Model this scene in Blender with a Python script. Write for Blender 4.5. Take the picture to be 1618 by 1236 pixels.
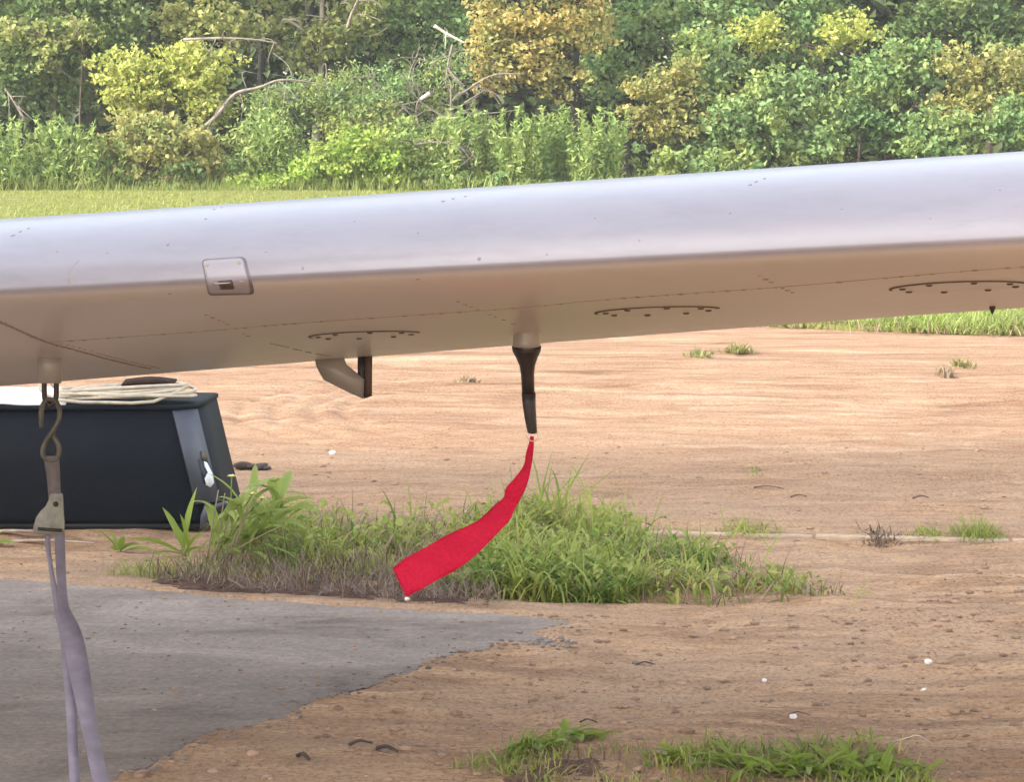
import bpy, bmesh, math, random
import numpy as np
from mathutils import Vector, Matrix
from mathutils.bvhtree import BVHTree

for o in list(bpy.data.objects):
    bpy.data.objects.remove(o)
S = bpy.context.scene
COL = S.collection
rng = np.random.default_rng(11)
random.seed(5)

# ---------------------------------------------------------------- camera, sky, sun, exposure
F, H = 4165.0, 1.4                      # focal length in photo pixels, eye height in metres
PITCH = math.atan(468 / F)
cam = bpy.data.cameras.new('camera'); camo = bpy.data.objects.new('camera', cam); COL.objects.link(camo)
camo.location = (0, 0, H); camo.rotation_euler = (math.pi / 2 - PITCH, 0, 0)
cam.sensor_width = 36.0; cam.lens = F / 1618 * 36.0
cam.clip_start = 0.1; cam.clip_end = 3000
S.camera = camo

SUN_EL, SUN_AZ = math.radians(35), math.radians(246)      # azimuth clockwise from +Y: from the left
world = bpy.data.worlds.new('World'); S.world = world; world.use_nodes = True
wt = world.node_tree; bg = wt.nodes['Background']
sky = wt.nodes.new('ShaderNodeTexSky'); sky.sky_type = 'NISHITA'; sky.sun_disc = False
sky.sun_elevation = SUN_EL; sky.sun_rotation = SUN_AZ
sky.air_density = 1.3; sky.dust_density = 2.0; sky.ozone_density = 1.0
hs = wt.nodes.new('ShaderNodeHueSaturation'); hs.inputs['Saturation'].default_value = .45     # thin bright haze all over the sky
wt.links.new(sky.outputs['Color'], hs.inputs['Color']); wt.links.new(hs.outputs['Color'], bg.inputs['Color']); bg.inputs['Strength'].default_value = 0.15
sl = bpy.data.lights.new('sun', 'SUN'); sl.energy = 1.7; sl.angle = math.radians(5); sl.color = (1.0, 0.93, 0.82)
so = bpy.data.objects.new('sun', sl); COL.objects.link(so)
sd = Vector((math.sin(SUN_AZ) * math.cos(SUN_EL), math.cos(SUN_AZ) * math.cos(SUN_EL), math.sin(SUN_EL)))
so.rotation_euler = sd.to_track_quat('Z', 'Y').to_euler(); so.location = sd * 50
S.view_settings.view_transform = 'Standard'; S.view_settings.look = 'None'
S.view_settings.exposure = 2.1; S.view_settings.gamma = 1.0; S.view_settings.use_curve_mapping = False

# ---------------------------------------------------------------- measuring helpers
cp, sp_ = math.cos(PITCH), math.sin(PITCH)
def ray(px, py):
    u = (px - 809) / F; v = (618 - py) / F
    return np.array([u, cp + v * sp_, -sp_ + v * cp])
def at(px, py, Y):
    d = ray(px, py); return np.array([0, 0, H]) + d * (Y / d[1])
def G(px, py, z=0.0):
    d = ray(px, py); return np.array([0, 0, H]) + d * ((z - H) / d[2])

def hash2(ix, iy, seed):
    n = (ix.astype(np.int64) * 374761393 + iy.astype(np.int64) * 668265263 + seed * 1442695041) & 0xffffffff
    n = ((n ^ (n >> 13)) * 1274126177) & 0xffffffff
    return ((n ^ (n >> 16)) & 0xffff) / 65535.0
def vnoise(x, y, seed=0):
    x = np.asarray(x, float); y = np.asarray(y, float)
    ix = np.floor(x); iy = np.floor(y); fx = x - ix; fy = y - iy
    fx = fx * fx * (3 - 2 * fx); fy = fy * fy * (3 - 2 * fy)
    a = hash2(ix, iy, seed); b = hash2(ix + 1, iy, seed); c = hash2(ix, iy + 1, seed); d = hash2(ix + 1, iy + 1, seed)
    return (a * (1 - fx) + b * fx) * (1 - fy) + (c * (1 - fx) + d * fx) * fy - 0.5
def fbm(x, y, seed=0, oct=4):
    s = 0; k = 1.0
    for i in range(oct):
        s = s + vnoise(np.asarray(x) * 2 ** i, np.asarray(y) * 2 ** i, seed + i) * k; k *= 0.5
    return s
def inside(x, y, poly):
    x = np.asarray(x); y = np.asarray(y); r = np.zeros(x.shape, bool); n = len(poly)
    for i in range(n):
        x0, y0 = poly[i][:2]; x1, y1 = poly[(i + 1) % n][:2]
        c = ((y0 > y) != (y1 > y)) & (x < (x1 - x0) * (y - y0) / (y1 - y0 + 1e-12) + x0)
        r ^= c
    return r

def tag(o, label=None, cat=None, group=None, kind=None):
    for k, v in (('label', label), ('category', cat), ('group', group), ('kind', kind)):
        if v: o[k] = v
    return o
def link(o, parent=None):
    COL.objects.link(o)
    if parent is not None:
        o.parent = parent; o.matrix_parent_inverse = Matrix.Translation(-Vector(parent.location))
    return o
def empty(name, loc):
    o = bpy.data.objects.new(name, None); o.location = loc; o.empty_display_size = 0.1
    return link(o)
def mesh_np(name, V, polys, mats, parent=None, smooth=False, midx=None):
    """polys: list of (M,k) int arrays"""
    me = bpy.data.meshes.new(name)
    V = np.asarray(V, np.float32); me.vertices.add(len(V)); me.vertices.foreach_set('co', V.ravel())
    polys = [np.asarray(p, np.int32) for p in polys if len(p)]
    loops = np.concatenate([p.ravel() for p in polys]); tot = np.concatenate([np.full(len(p), p.shape[1], np.int32) for p in polys])
    start = np.concatenate([[0], np.cumsum(tot)[:-1]]).astype(np.int32)
    me.loops.add(len(loops)); me.loops.foreach_set('vertex_index', loops)
    me.polygons.add(len(tot)); me.polygons.foreach_set('loop_start', start)
    if smooth: me.polygons.foreach_set('use_smooth', np.ones(len(tot), bool))
    if midx is not None: me.polygons.foreach_set('material_index', np.asarray(midx, np.int32))
    me.update(calc_edges=True); me.validate()
    for m in (mats if isinstance(mats, (list, tuple)) else [mats]): me.materials.append(m)
    return link(bpy.data.objects.new(name, me), parent)
def bm_obj(name, bm, mat, parent=None, smooth=False):
    bmesh.ops.recalc_face_normals(bm, faces=bm.faces)
    me = bpy.data.meshes.new(name); bm.to_mesh(me); bm.free()
    if smooth:
        for p in me.polygons: p.use_smooth = True
    for m in (mat if isinstance(mat, (list, tuple)) else [mat]): me.materials.append(m)
    return link(bpy.data.objects.new(name, me), parent)

class Geo:
    """collects quads and triangles, then links ONE mesh"""
    def __init__(s): s.v = []; s.q = []; s.t = []; s.n = 0
    def add(s, V, q=(), t=()):
        V = np.asarray(V, float)
        if len(q): s.q.append(np.asarray(q) + s.n)
        if len(t): s.t.append(np.asarray(t) + s.n)
        s.v.append(V); s.n += len(V)
    def tube(s, pts, rad, k=8, cap=True, squash=1.0):
        pts = np.asarray(pts, float); n = len(pts)
        rad = np.broadcast_to(np.asarray(rad, float), (n,))
        T = np.gradient(pts, axis=0); T /= np.linalg.norm(T, axis=1)[:, None] + 1e-12
        ref = np.array([0, 0, 1.0]) if abs(T[0][2]) < .9 else np.array([1.0, 0, 0])
        U = np.cross(T[0], ref); U /= np.linalg.norm(U); rings = []
        for i in range(n):
            U = U - T[i] * U.dot(T[i]); U /= np.linalg.norm(U) + 1e-12; W = np.cross(T[i], U)
            a = np.linspace(0, 2 * math.pi, k, endpoint=False)
            rings.append(pts[i] + rad[i] * (np.cos(a)[:, None] * U + squash * np.sin(a)[:, None] * W))
        V = np.concatenate(rings); q = []
        for i in range(n - 1):
            for j in range(k):
                q.append((i * k + j, i * k + (j + 1) % k, (i + 1) * k + (j + 1) % k, (i + 1) * k + j))
        t = []
        if cap:
            V = np.concatenate([V, [pts[0]], [pts[-1]]]); c0, c1 = n * k, n * k + 1
            for j in range(k):
                t.append((c0, (j + 1) % k, j)); t.append((c1, (n - 1) * k + j, (n - 1) * k + (j + 1) % k))
        s.add(V, q, t)
    def loft(s, rings, cap=True):
        rings = [np.asarray(r, float) for r in rings]; k = len(rings[0]); n = len(rings)
        V = np.concatenate(rings + [rings[0].mean(0)[None], rings[-1].mean(0)[None]])
        q = [(i * k + j, i * k + (j + 1) % k, (i + 1) * k + (j + 1) % k, (i + 1) * k + j) for i in range(n - 1) for j in range(k)]
        t = []
        if cap:
            for j in range(k):
                t.append((n * k, (j + 1) % k, j)); t.append((n * k + 1, (n - 1) * k + j, (n - 1) * k + (j + 1) % k))
        s.add(V, q, t)
    def box(s, c, sx, sy, sz, M=None):
        P = np.array([(x, y, z) for z in (-.5, .5) for y in (-.5, .5) for x in (-.5, .5)]) * (sx, sy, sz)
        if M is not None: P = P @ np.asarray(M).T
        s.add(P + np.asarray(c), [(0, 1, 3, 2), (4, 6, 7, 5), (0, 4, 5, 1), (2, 3, 7, 6), (0, 2, 6, 4), (1, 5, 7, 3)])
    def build(s, name, mat, parent=None, smooth=False, normals=True):
        polys = []
        if s.q: polys.append(np.concatenate(s.q))
        if s.t: polys.append(np.concatenate(s.t))
        o = mesh_np(name, np.concatenate(s.v), polys, mat, parent, smooth)
        if normals:
            bm = bmesh.new(); bm.from_mesh(o.data); bmesh.ops.recalc_face_normals(bm, faces=bm.faces); bm.to_mesh(o.data); bm.free()
        return o
def strip_solid(L, R, th):
    """a ribbon between two edge lines, with thickness -> Geo"""
    L = np.asarray(L, float); R = np.asarray(R, float); n = len(L)
    T = np.gradient((L + R) / 2, axis=0); W = R - L; N = np.cross(T, W); N /= np.linalg.norm(N, axis=1)[:, None] + 1e-12
    g = Geo(); g.loft([np.array([L[i] + N[i] * th / 2, R[i] + N[i] * th / 2, R[i] - N[i] * th / 2, L[i] - N[i] * th / 2]) for i in range(n)])
    return g
def cr(pts, m):
    """Catmull-Rom through points, m samples per span"""
    P = np.asarray(pts, float); P = np.concatenate([[2 * P[0] - P[1]], P, [2 * P[-1] - P[-2]]]); out = []
    for i in range(1, len(P) - 2):
        for j in range(m):
            t = j / m; a, b, c, d = P[i - 1:i + 3]
            out.append(.5 * (2 * b + (c - a) * t + (2 * a - 5 * b + 4 * c - d) * t * t + (3 * b - a - 3 * c + d) * t ** 3))
    out.append(P[-2]); return np.array(out)

# ---------------------------------------------------------------- materials
def mat(name):
    m = bpy.data.materials.new(name); m.use_nodes = True
    nt = m.node_tree; return m, nt, nt.nodes['Principled BSDF']
def nd(nt, typ, **kw):
    n = nt.nodes.new(typ)
    for k, v in kw.items():
        if k in n.inputs.keys(): n.inputs[k].default_value = v
        else: setattr(n, k, v)
    return n
def ramp(nt, fac, stops, interp='LINEAR'):
    r = nt.nodes.new('ShaderNodeValToRGB'); e = r.color_ramp.elements; r.color_ramp.interpolation = interp
    while len(e) < len(stops): e.new(0.5)
    for i, (p, c) in enumerate(stops):
        e[i].position = p; e[i].color = (*c, 1) if len(c) == 3 else c
    nt.links.new(fac, r.inputs['Fac']); return r.outputs['Color']
def coords(nt, scale=(1, 1, 1)):
    tc = nt.nodes.new('ShaderNodeTexCoord'); mp = nt.nodes.new('ShaderNodeMapping')
    mp.inputs['Scale'].default_value = scale; nt.links.new(tc.outputs['Object'], mp.inputs['Vector']); return mp.outputs['Vector']
def noise(nt, vec, scale, detail=6, rough=.6, dist=0):
    n = nd(nt, 'ShaderNodeTexNoise', Scale=scale, Detail=detail, Roughness=rough, Distortion=dist)
    nt.links.new(vec, n.inputs['Vector']); return n.outputs['Fac']
def mixc(nt, fac, a, b, mode='MIX'):
    m = nt.nodes.new('ShaderNodeMix'); m.data_type = 'RGBA'; m.blend_type = mode
    for s, v in ((m.inputs[0], fac), (m.inputs[6], a), (m.inputs[7], b)):
        if isinstance(v, (int, float)): s.default_value = v
        elif isinstance(v, tuple): s.default_value = (*v, 1)
        else: nt.links.new(v, s)
    return m.outputs[2]
def mth(nt, op, a, b=None):
    m = nt.nodes.new('ShaderNodeMath'); m.operation = op
    for s, v in ((m.inputs[0], a), (m.inputs[1], b)):
        if v is None: continue
        if isinstance(v, (int, float)): s.default_value = v
        else: nt.links.new(v, s)
    return m.outputs[0]
def bump(nt, b, height, strength, dist):
    n = nd(nt, 'ShaderNodeBump', Strength=strength, Distance=dist); nt.links.new(height, n.inputs['Height'])
    nt.links.new(n.outputs['Normal'], b.inputs['Normal'])

def simple(name, col, rough=.6, metal=0.0, var=.25, scale=30, bmp=0.0, spec=.5):
    m, nt, b = mat(name); v = coords(nt)
    n = noise(nt, v, scale, 5)
    lo = tuple(c * (1 - var) for c in col); hi = tuple(min(1, c * (1 + var)) for c in col)
    nt.links.new(ramp(nt, n, [(.3, lo), (.7, hi)]), b.inputs['Base Color'])
    b.inputs['Roughness'].default_value = rough; b.inputs['Metallic'].default_value = metal
    b.inputs['Specular IOR Level'].default_value = spec
    if bmp: bump(nt, b, noise(nt, v, scale * 3, 4), bmp, .003)
    return m

def leaf_mat(name, palette, patch=None, patch_scale=1.2, trans=.35, rough=.55, haze=None):
    """per-leaf colour from a palette, larger patches leaning to a second palette"""
    m, nt, b = mat(name)
    g = nt.nodes.new('ShaderNodeNewGeometry'); r = g.outputs['Random Per Island']
    k = len(palette); c = ramp(nt, r, [(i / max(1, k - 1), p) for i, p in enumerate(palette)])
    if patch:
        k = len(patch); c2 = ramp(nt, r, [(i / max(1, k - 1), p) for i, p in enumerate(patch)])
        f = noise(nt, coords(nt), patch_scale, 2); f = ramp(nt, f, [(.45, (0, 0, 0)), (.6, (1, 1, 1))])
        c = mixc(nt, f, c, c2)
    nt.links.new(c, b.inputs['Base Color']); b.inputs['Roughness'].default_value = rough
    b.inputs['Specular IOR Level'].default_value = .3
    t = nt.nodes.new('ShaderNodeBsdfTranslucent'); nt.links.new(c, t.inputs['Color'])
    mx = nt.nodes.new('ShaderNodeMixShader'); mx.inputs[0].default_value = trans
    nt.links.new(b.outputs[0], mx.inputs[1]); nt.links.new(t.outputs[0], mx.inputs[2])
    nt.links.new(mx.outputs[0], nt.nodes['Material Output'].inputs['Surface'])
    return m

def ground_mat():
    m, nt, b = mat('bare_dirt')
    tc = nt.nodes.new('ShaderNodeTexCoord'); sep = nt.nodes.new('ShaderNodeSeparateXYZ'); nt.links.new(tc.outputs['Object'], sep.inputs[0])
    v = coords(nt); vs = coords(nt, (1.0, 3.4, 1)); vl = coords(nt, (.8, 3.6, 1))
    # brown soil of the yard
    n1 = noise(nt, vs, 7, 8, .65, .4); n2 = noise(nt, v, 1.3, 4); n3 = noise(nt, v, 90, 3)
    soil = ramp(nt, n1, [(.25, (.31, .168, .086)), (.46, (.53, .318, .178)), (.62, (.60, .38, .225)), (.78, (.69, .47, .30))])
    nl = noise(nt, vl, 2.2, 6, .6, .8)
    soil = mixc(nt, ramp(nt, nl, [(.38, (.85, .85, .85)), (.53, (0, 0, 0))]), soil, (.33, .195, .115))
    nk = noise(nt, vs, 16, 4, .6, .3)
    soil = mixc(nt, ramp(nt, nk, [(.28, (.75, .75, .75)), (.42, (0, 0, 0))]), soil, (.19, .115, .076))
    soil = mixc(nt, ramp(nt, n2, [(.4, (0, 0, 0)), (.65, (.6, .6, .6))]), soil, (.50, .335, .225))
    # pale packed sand of the road beyond the edging, streaked along the way the wheels went
    vr = coords(nt, (.35, 1.7, 1)); nr = noise(nt, vr, 3.2, 8, .62, 1.1); nr2 = noise(nt, v, 14, 6, .65)
    road = ramp(nt, nr, [(.3, (.20, .11, .066)), (.42, (.33, .20, .124)), (.56, (.42, .275, .178)), (.7, (.54, .385, .265))])
    road = mixc(nt, ramp(nt, nr2, [(.35, (.45, .45, .45)), (.6, (0, 0, 0))]), road, (.33, .19, .115))
    # where one gives way to the other: a ragged line
    e = mth(nt, 'ADD', sep.outputs['Y'], mth(nt, 'MULTIPLY', mth(nt, 'SUBTRACT', noise(nt, v, 1.1, 6, .6), .5), 2.4))
    mr = nd(nt, 'ShaderNodeMapRange'); mr.inputs[1].default_value = 7.9; mr.inputs[2].default_value = 11.4
    nt.links.new(e, mr.inputs[0])
    c = mixc(nt, mr.outputs[0], soil, road)
    grit = ramp(nt, n3, [(.32, (.62, .6, .58)), (.5, (1, 1, 1)), (.7, (1.12, 1.1, 1.08))])
    c = mixc(nt, 1.0, c, grit, 'MULTIPLY')
    nt.links.new(c, b.inputs['Base Color']); b.inputs['Roughness'].default_value = .95; b.inputs['Specular IOR Level'].default_value = .12
    hgt = mth(nt, 'ADD', mth(nt, 'MULTIPLY', n1, 1.0), mth(nt, 'MULTIPLY', noise(nt, vs, 38, 6, .7), .5))
    bump(nt, b, hgt, .9, .035)
    return m
M_GROUND = ground_mat()
def asphalt_mat():
    m, nt, b = mat('old_asphalt'); v = coords(nt); vs = coords(nt, (.7, 2.4, 1))
    n1 = noise(nt, coords(nt, (.8, 1.5, 1)), 1.9, 8, .66, .7); n2 = noise(nt, v, 60, 4, .7); n3 = noise(nt, vs, 9, 6, .65)
    c = ramp(nt, n1, [(.32, (.120, .088, .070)), (.46, (.200, .155, .126)), (.56, (.228, .178, .146)), (.7, (.32, .255, .208))])
    c = mixc(nt, ramp(nt, n3, [(.5, (0, 0, 0)), (.78, (.65, .65, .65))]), c, (.32, .24, .18))
    c = mixc(nt, 1.0, c, ramp(nt, n2, [(.3, (.7, .7, .7)), (.7, (1.18, 1.17, 1.15))]), 'MULTIPLY')
    nt.links.new(c, b.inputs['Base Color']); b.inputs['Roughness'].default_value = .85; b.inputs['Specular IOR Level'].default_value = .25
    bump(nt, b, mth(nt, 'ADD', n2, n3), .5, .008); return m
M_ASPHALT = asphalt_mat()
M_LAWN = simple('lawn_turf', (.15, .155, .045), .9, var=.35, scale=6, spec=.1)
M_CONC = simple('edging_concrete', (.42, .30, .205), .9, var=.2, scale=25, bmp=.4, spec=.2)
M_FOREST_SOIL = simple('field_soil', (.09, .085, .04), .95, var=.3, scale=1.2, spec=.1)
M_CRUMB = simple('asphalt_crumb', (.19, .15, .125), .9, var=.4, scale=30, bmp=.5)
M_MOUND = simple('dark_humus', (.095, .056, .040), .95, var=.55, scale=28, bmp=1.0, spec=.1)
M_CLOD = simple('soil_crumb', (.30, .195, .135), .95, var=.45, scale=15, bmp=.6, spec=.1)

def paint_mat(name, base=(.245, .218, .24), rough=.30, belly=None):
    m, nt, b = mat(name); v = coords(nt)
    n = noise(nt, v, 2.2, 5, .6); sp = noise(nt, v, 120, 2, .5); st = noise(nt, coords(nt, (1, 1, 5)), 9, 5, .7)
    c = ramp(nt, n, [(.3, tuple(x * .9 for x in base)), (.7, base)])
    c = mixc(nt, ramp(nt, st, [(.45, (0, 0, 0)), (.72, (.55, .55, .55))]), c, tuple(x * .74 for x in base))
    nt.links.new(c, b.inputs['Base Color'])
    if belly:                                            # underside colour lightened to carry the ground's bounce light
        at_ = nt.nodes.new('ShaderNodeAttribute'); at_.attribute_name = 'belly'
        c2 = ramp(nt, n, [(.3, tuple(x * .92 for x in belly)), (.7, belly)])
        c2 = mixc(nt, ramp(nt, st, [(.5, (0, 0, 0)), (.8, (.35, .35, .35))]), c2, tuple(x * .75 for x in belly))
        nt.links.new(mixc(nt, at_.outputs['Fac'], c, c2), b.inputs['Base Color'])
    nt.links.new(mth(nt, 'ADD', mth(nt, 'MULTIPLY', n, .16), rough + .02), b.inputs['Roughness'])
    b.inputs['Coat Weight'].default_value = .4; b.inputs['Coat Roughness'].default_value = .22
    bump(nt, b, mth(nt, 'ADD', noise(nt, v, 2.4, 1), mth(nt, 'MULTIPLY', noise(nt, v, 9, 2), .22)), .16, .02)
    return m
M_PAINT = paint_mat('wing_paint_bounce_belly', belly=(.53, .468, .425))  # bounce light under the wing is put into the belly colour
M_BELLY = paint_mat('bounce_cover_paint', (.52, .458, .415))  # covers share the underside's bounce-lightened colour
M_FIT = paint_mat('dimmed_fitting_paint', (.33, .28, .235))  # underside tone darkened to offset stronger light on the fittings
M_PLATE = paint_mat('pale_plate_paint', (.31, .275, .295), .35)
M_DARKGAP = simple('gap_shade_grime', (.085, .055, .035), .8, var=.4, scale=60)  # dark gap and screw tone, rim shade included in the colour
M_SEAM = simple('seam_sealant', (.28, .21, .16), .75, var=.35, scale=40)
M_DARKMETAL = simple('dark_bronze_metal', (.045, .030, .026), .42, .55, var=.3, scale=40)
M_SLEEVE = simple('dark_rubber_sleeve', (.028, .018, .017), .5, 0, var=.3, scale=60)
M_STEEL = simple('dull_galvanised_steel', (.105, .092, .066), .5, .35, var=.35, scale=45, bmp=.3)
M_BUCKLE = simple('weathered_zinc', (.215, .195, .15), .55, .2, var=.3, scale=40, bmp=.3)
M_WIRE = simple('bright_wire', (.75, .62, .55), .3, .6, var=.1)
def web_mat():
    m, nt, b = mat('lilac_grey_webbing'); v = coords(nt)
    w = nd(nt, 'ShaderNodeTexWave', Scale=220.0, Distortion=.6); w.bands_direction = 'Z'; nt.links.new(v, w.inputs['Vector'])
    n = noise(nt, v, 14, 5)
    c = ramp(nt, n, [(.3, (.15, .118, .148)), (.7, (.26, .215, .25))]); c = mixc(nt, 1.0, c, ramp(nt, w.outputs['Fac'], [(0, (.82, .82, .82)), (1, (1.06, 1.06, 1.06))]), 'MULTIPLY')
    nt.links.new(c, b.inputs['Base Color']); b.inputs['Roughness'].default_value = .7
    bump(nt, b, w.outputs['Fac'], .3, .001); return m
M_WEB = web_mat()
def red_mat():
    m, nt, b = mat('red_nylon'); v = coords(nt); n = noise(nt, v, 160, 3)
    c = ramp(nt, n, [(.3, (.62, .010, .046)), (.7, (.74, .017, .075))])
    nt.links.new(c, b.inputs['Base Color']); b.inputs['Roughness'].default_value = .75; b.inputs['Specular IOR Level'].default_value = .15
    t = nt.nodes.new('ShaderNodeBsdfTranslucent'); nt.links.new(c, t.inputs['Color'])
    mx = nt.nodes.new('ShaderNodeMixShader'); mx.inputs[0].default_value = .3
    nt.links.new(b.outputs[0], mx.inputs[1]); nt.links.new(t.outputs[0], mx.inputs[2])
    nt.links.new(mx.outputs[0], nt.nodes['Material Output'].inputs['Surface']); bump(nt, b, mth(nt, 'ADD', mth(nt, 'MULTIPLY', n, .25), mth(nt, 'MULTIPLY', noise(nt, v, 16, 2, .5, .6), 7.0)), .4, .0018); return m
M_RED = red_mat()
M_BLACK = simple('black_ribbed_plastic', (.007, .009, .013), .7, var=.15, scale=60, bmp=.15, spec=.15)
M_GREYP = simple('slate_grey_plastic', (.066, .068, .086), .45, var=.12, scale=12, bmp=.1)
M_DKGREY = simple('charcoal_plastic', (.022, .023, .030), .5, var=.25, scale=12, bmp=.1)
M_WHITE = simple('white_label', (.8, .78, .78), .5, var=.06, scale=30)
M_CORD = simple('cream_cord', (.50, .42, .31), .7, var=.25, scale=30, bmp=.3)
M_SHEET = simple('white_cotton', (.78, .70, .68), .8, var=.08, scale=8, bmp=.3)
M_BROWN = simple('dark_brown_strip', (.030, .014, .010), .85, spec=.1, var=.35, scale=20)
M_BARK = simple('grey_brown_bark', (.115, .088, .066), .9, var=.45, scale=9, bmp=.9, spec=.15)
M_BARKD = simple('dark_bark', (.030, .026, .024), .9, var=.4, scale=9, bmp=.9, spec=.15)  # near-black bark for the dark trunks
M_DEAD = simple('silver_dead_wood', (.22, .185, .15), .85, var=.35, scale=10, bmp=.6, spec=.15)
M_STONE = simple('white_quartz', (.72, .66, .6), .7, var=.15, scale=30, bmp=.4)
M_DSTONE = simple('dark_brown_stone', (.055, .036, .03), .85, var=.5, scale=25, bmp=.8)
M_STICK = simple('pale_dry_stick', (.40, .28, .21), .85, var=.3, scale=20, bmp=.5)
M_GRASS = leaf_mat('green_grass_blade', [(0.088, 0.146, 0.022), (0.163, 0.246, 0.036), (0.250, 0.325, 0.059), (0.362, 0.381, 0.090), (0.125, 0.202, 0.032)], [(0.300, 0.347, 0.063), (0.400, 0.403, 0.090), (0.500, 0.437, 0.135)], 2.6, .45)
M_WEED = leaf_mat('broad_weed_leaf', [(0.180, 0.263, 0.033), (0.288, 0.367, 0.057), (0.228, 0.304, 0.048), (0.396, 0.430, 0.114)], None, 1, .42, .55)
M_WEEDLET = leaf_mat('small_weed_leaf', [(0.138, 0.212, 0.036), (0.230, 0.307, 0.054), (0.345, 0.392, 0.090), (0.460, 0.456, 0.153), (0.172, 0.244, 0.045)], [(0.299, 0.350, 0.072), (0.414, 0.424, 0.117)], 3.0, .45)
M_BIGWEED = leaf_mat('yellowing_weed_leaf', [(.22, .30, .05), (.30, .37, .07), (.38, .43, .12), (.18, .26, .045), (.46, .48, .18)], None, 1, .45, .6)
M_STRAW = leaf_mat('dry_straw', [(.17, .11, .065), (.26, .19, .11), (.36, .27, .17), (.11, .07, .045)], None, 1, .2)
M_ROOT = leaf_mat('brown_root_fibre', [(.10, .062, .045), (.17, .11, .078), (.26, .18, .125), (.075, .045, .033), (.34, .25, .17)], None, 1, .1)
M_LAWNG = leaf_mat('sunny_lawn_blade', [(.21, .25, .05), (.28, .31, .075), (.25, .28, .065), (.33, .33, .10)], None, 1, .4)
M_VERGE = leaf_mat('verge_blade', [(.20, .28, .05), (.30, .36, .09), (.36, .40, .14), (.25, .31, .06)], [(.12, .19, .03), (.30, .30, .10)], 1.5, .4)
M_FLOWER = simple('pale_yellow_petal', (.68, .62, .20), .6, var=.15)

# ---------------------------------------------------------------- ground
APRON_PX = [(-700, 905), (0, 917), (150, 926), (350, 944), (500, 957), (640, 965), (790, 972), (870, 979), (906, 986), (890, 992), (862, 994), (848, 1004), (868, 1012), (892, 1022), (868, 1027),
            (812, 1019), (760, 1030), (716, 1040), (655, 1064), (600, 1082), (545, 1097), (490, 1115), (452, 1140), (390, 1158), (340, 1168), (290, 1190), (230, 1216), (170, 1250), (60, 1300), (-250, 1420), (-900, 1480)]
APRON = [G(x, y)[:2] for x, y in APRON_PX]
def hgt(x, y):
    x = np.asarray(x, float); y = np.asarray(y, float)
    h = fbm(x * .5, y * .9, 3, 3) * .03 + fbm(x * 2.2, y * 6.5, 21, 4) * .028 + fbm(x * 9, y * 20, 40, 3) * .009
    k = np.clip((y - 9) / 3, 0, 1); h = h * (1 - .45 * k)
    h = h + k * (fbm(x * .4 + y * .25, y * 3.0, 66, 4) * .05)
    cx, cy = G(745, 648)[:2]; r = np.hypot((x - cx) * 1.0, (y - cy) * .75); a = np.arctan2(y - cy, x - cx)            # where something turned on the spot
    wt_ = np.clip((np.abs(a) - 1.2) / .6, 0, 1) * np.clip(k * 1.5, 0, 1)
    for rr in (.56, .70, .86, 1.02): h = h - wt_ * .013 * np.exp(-((r - rr - .02 * vnoise(a * 2, r * 0 + rr, 8)) / .034) ** 2)
    for cx, cy, r in ((-1.35, 9.2, .6), (-.2, 8.0, .4)): h = h * (1 - .7 * np.exp(-((x - cx) ** 2 + (y - cy) ** 2) / r ** 2))
    A = np.array(APRON); m = (x > A[:, 0].min() - .6) & (x < A[:, 0].max() + .6) & (y > A[:, 1].min() - .6) & (y < A[:, 1].max() + .6)
    if np.any(m):                                       # soil laps in a ragged line over the rim of the asphalt
        xm, ym = np.atleast_1d(x)[np.atleast_1d(m)], np.atleast_1d(y)[np.atleast_1d(m)]; dmin = np.full(xm.shape, 9.)
        for i in range(len(A)):
            a, b = A[i], A[(i + 1) % len(A)]; ab = b - a; t = np.clip(((xm - a[0]) * ab[0] + (ym - a[1]) * ab[1]) / (ab @ ab), 0, 1)
            dmin = np.minimum(dmin, np.hypot(xm - a[0] - t * ab[0], ym - a[1] - t * ab[1]))
        w = np.where(inside(xm, ym, APRON), dmin, -dmin) + fbm(xm * 3.2, ym * 5, 77, 4) * .045 - .012 + fbm(xm * 14, ym * 20, 78, 3) * .02
        h = np.array(np.atleast_1d(h), float); hm = h[np.atleast_1d(m)]
        edge = .006 + .006 * (fbm(xm * 14, ym * 22, 31, 3) + .5); k = np.clip(-w / .35, 0, 1)
        h[np.atleast_1d(m)] = np.where(w > 0, -np.minimum(.014, w * .5), edge * (1 - k) + hm * k)
        if x.ndim == 0: h = h[0]
    return h
def axis(a0, a1, fine, b0, b1, grow=1.25):
    c = list(np.arange(a0, a1, fine)); s = fine; lo = [];  v = a0
    while v > b0: s *= grow; v -= s; lo.append(v)
    s = fine; hi = []; v = c[-1]
    while v < b1: s *= grow; v += s; hi.append(v)
    return np.array(lo[::-1] + c + hi)
xs = axis(-2.6, 2.6, .02, -1500, 1500); ys = axis(4.6, 12.6, .02, -1500, 2000, 1.12)
ys = ys[(ys <= 12.6) | (ys > 12.6)]
X, Y = np.meshgrid(xs, ys); Z = hgt(X, Y)
fade = np.clip((15.5 - Y) / 2.5, 0, 1) * np.clip((30 - np.hypot(X, Y)) / 10, 0, 1); Z = Z * fade
nx, ny = len(xs), len(ys)
idx = np.arange(nx * ny).reshape(ny, nx)
q = np.stack([idx[:-1, :-1], idx[:-1, 1:], idx[1:, 1:], idx[1:, :-1]], -1).reshape(-1, 4)
gr = mesh_np('dirt_ground', np.stack([X, Y, Z], -1).reshape(-1, 3), [q], M_GROUND, smooth=True); tag(gr, kind='structure')

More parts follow.
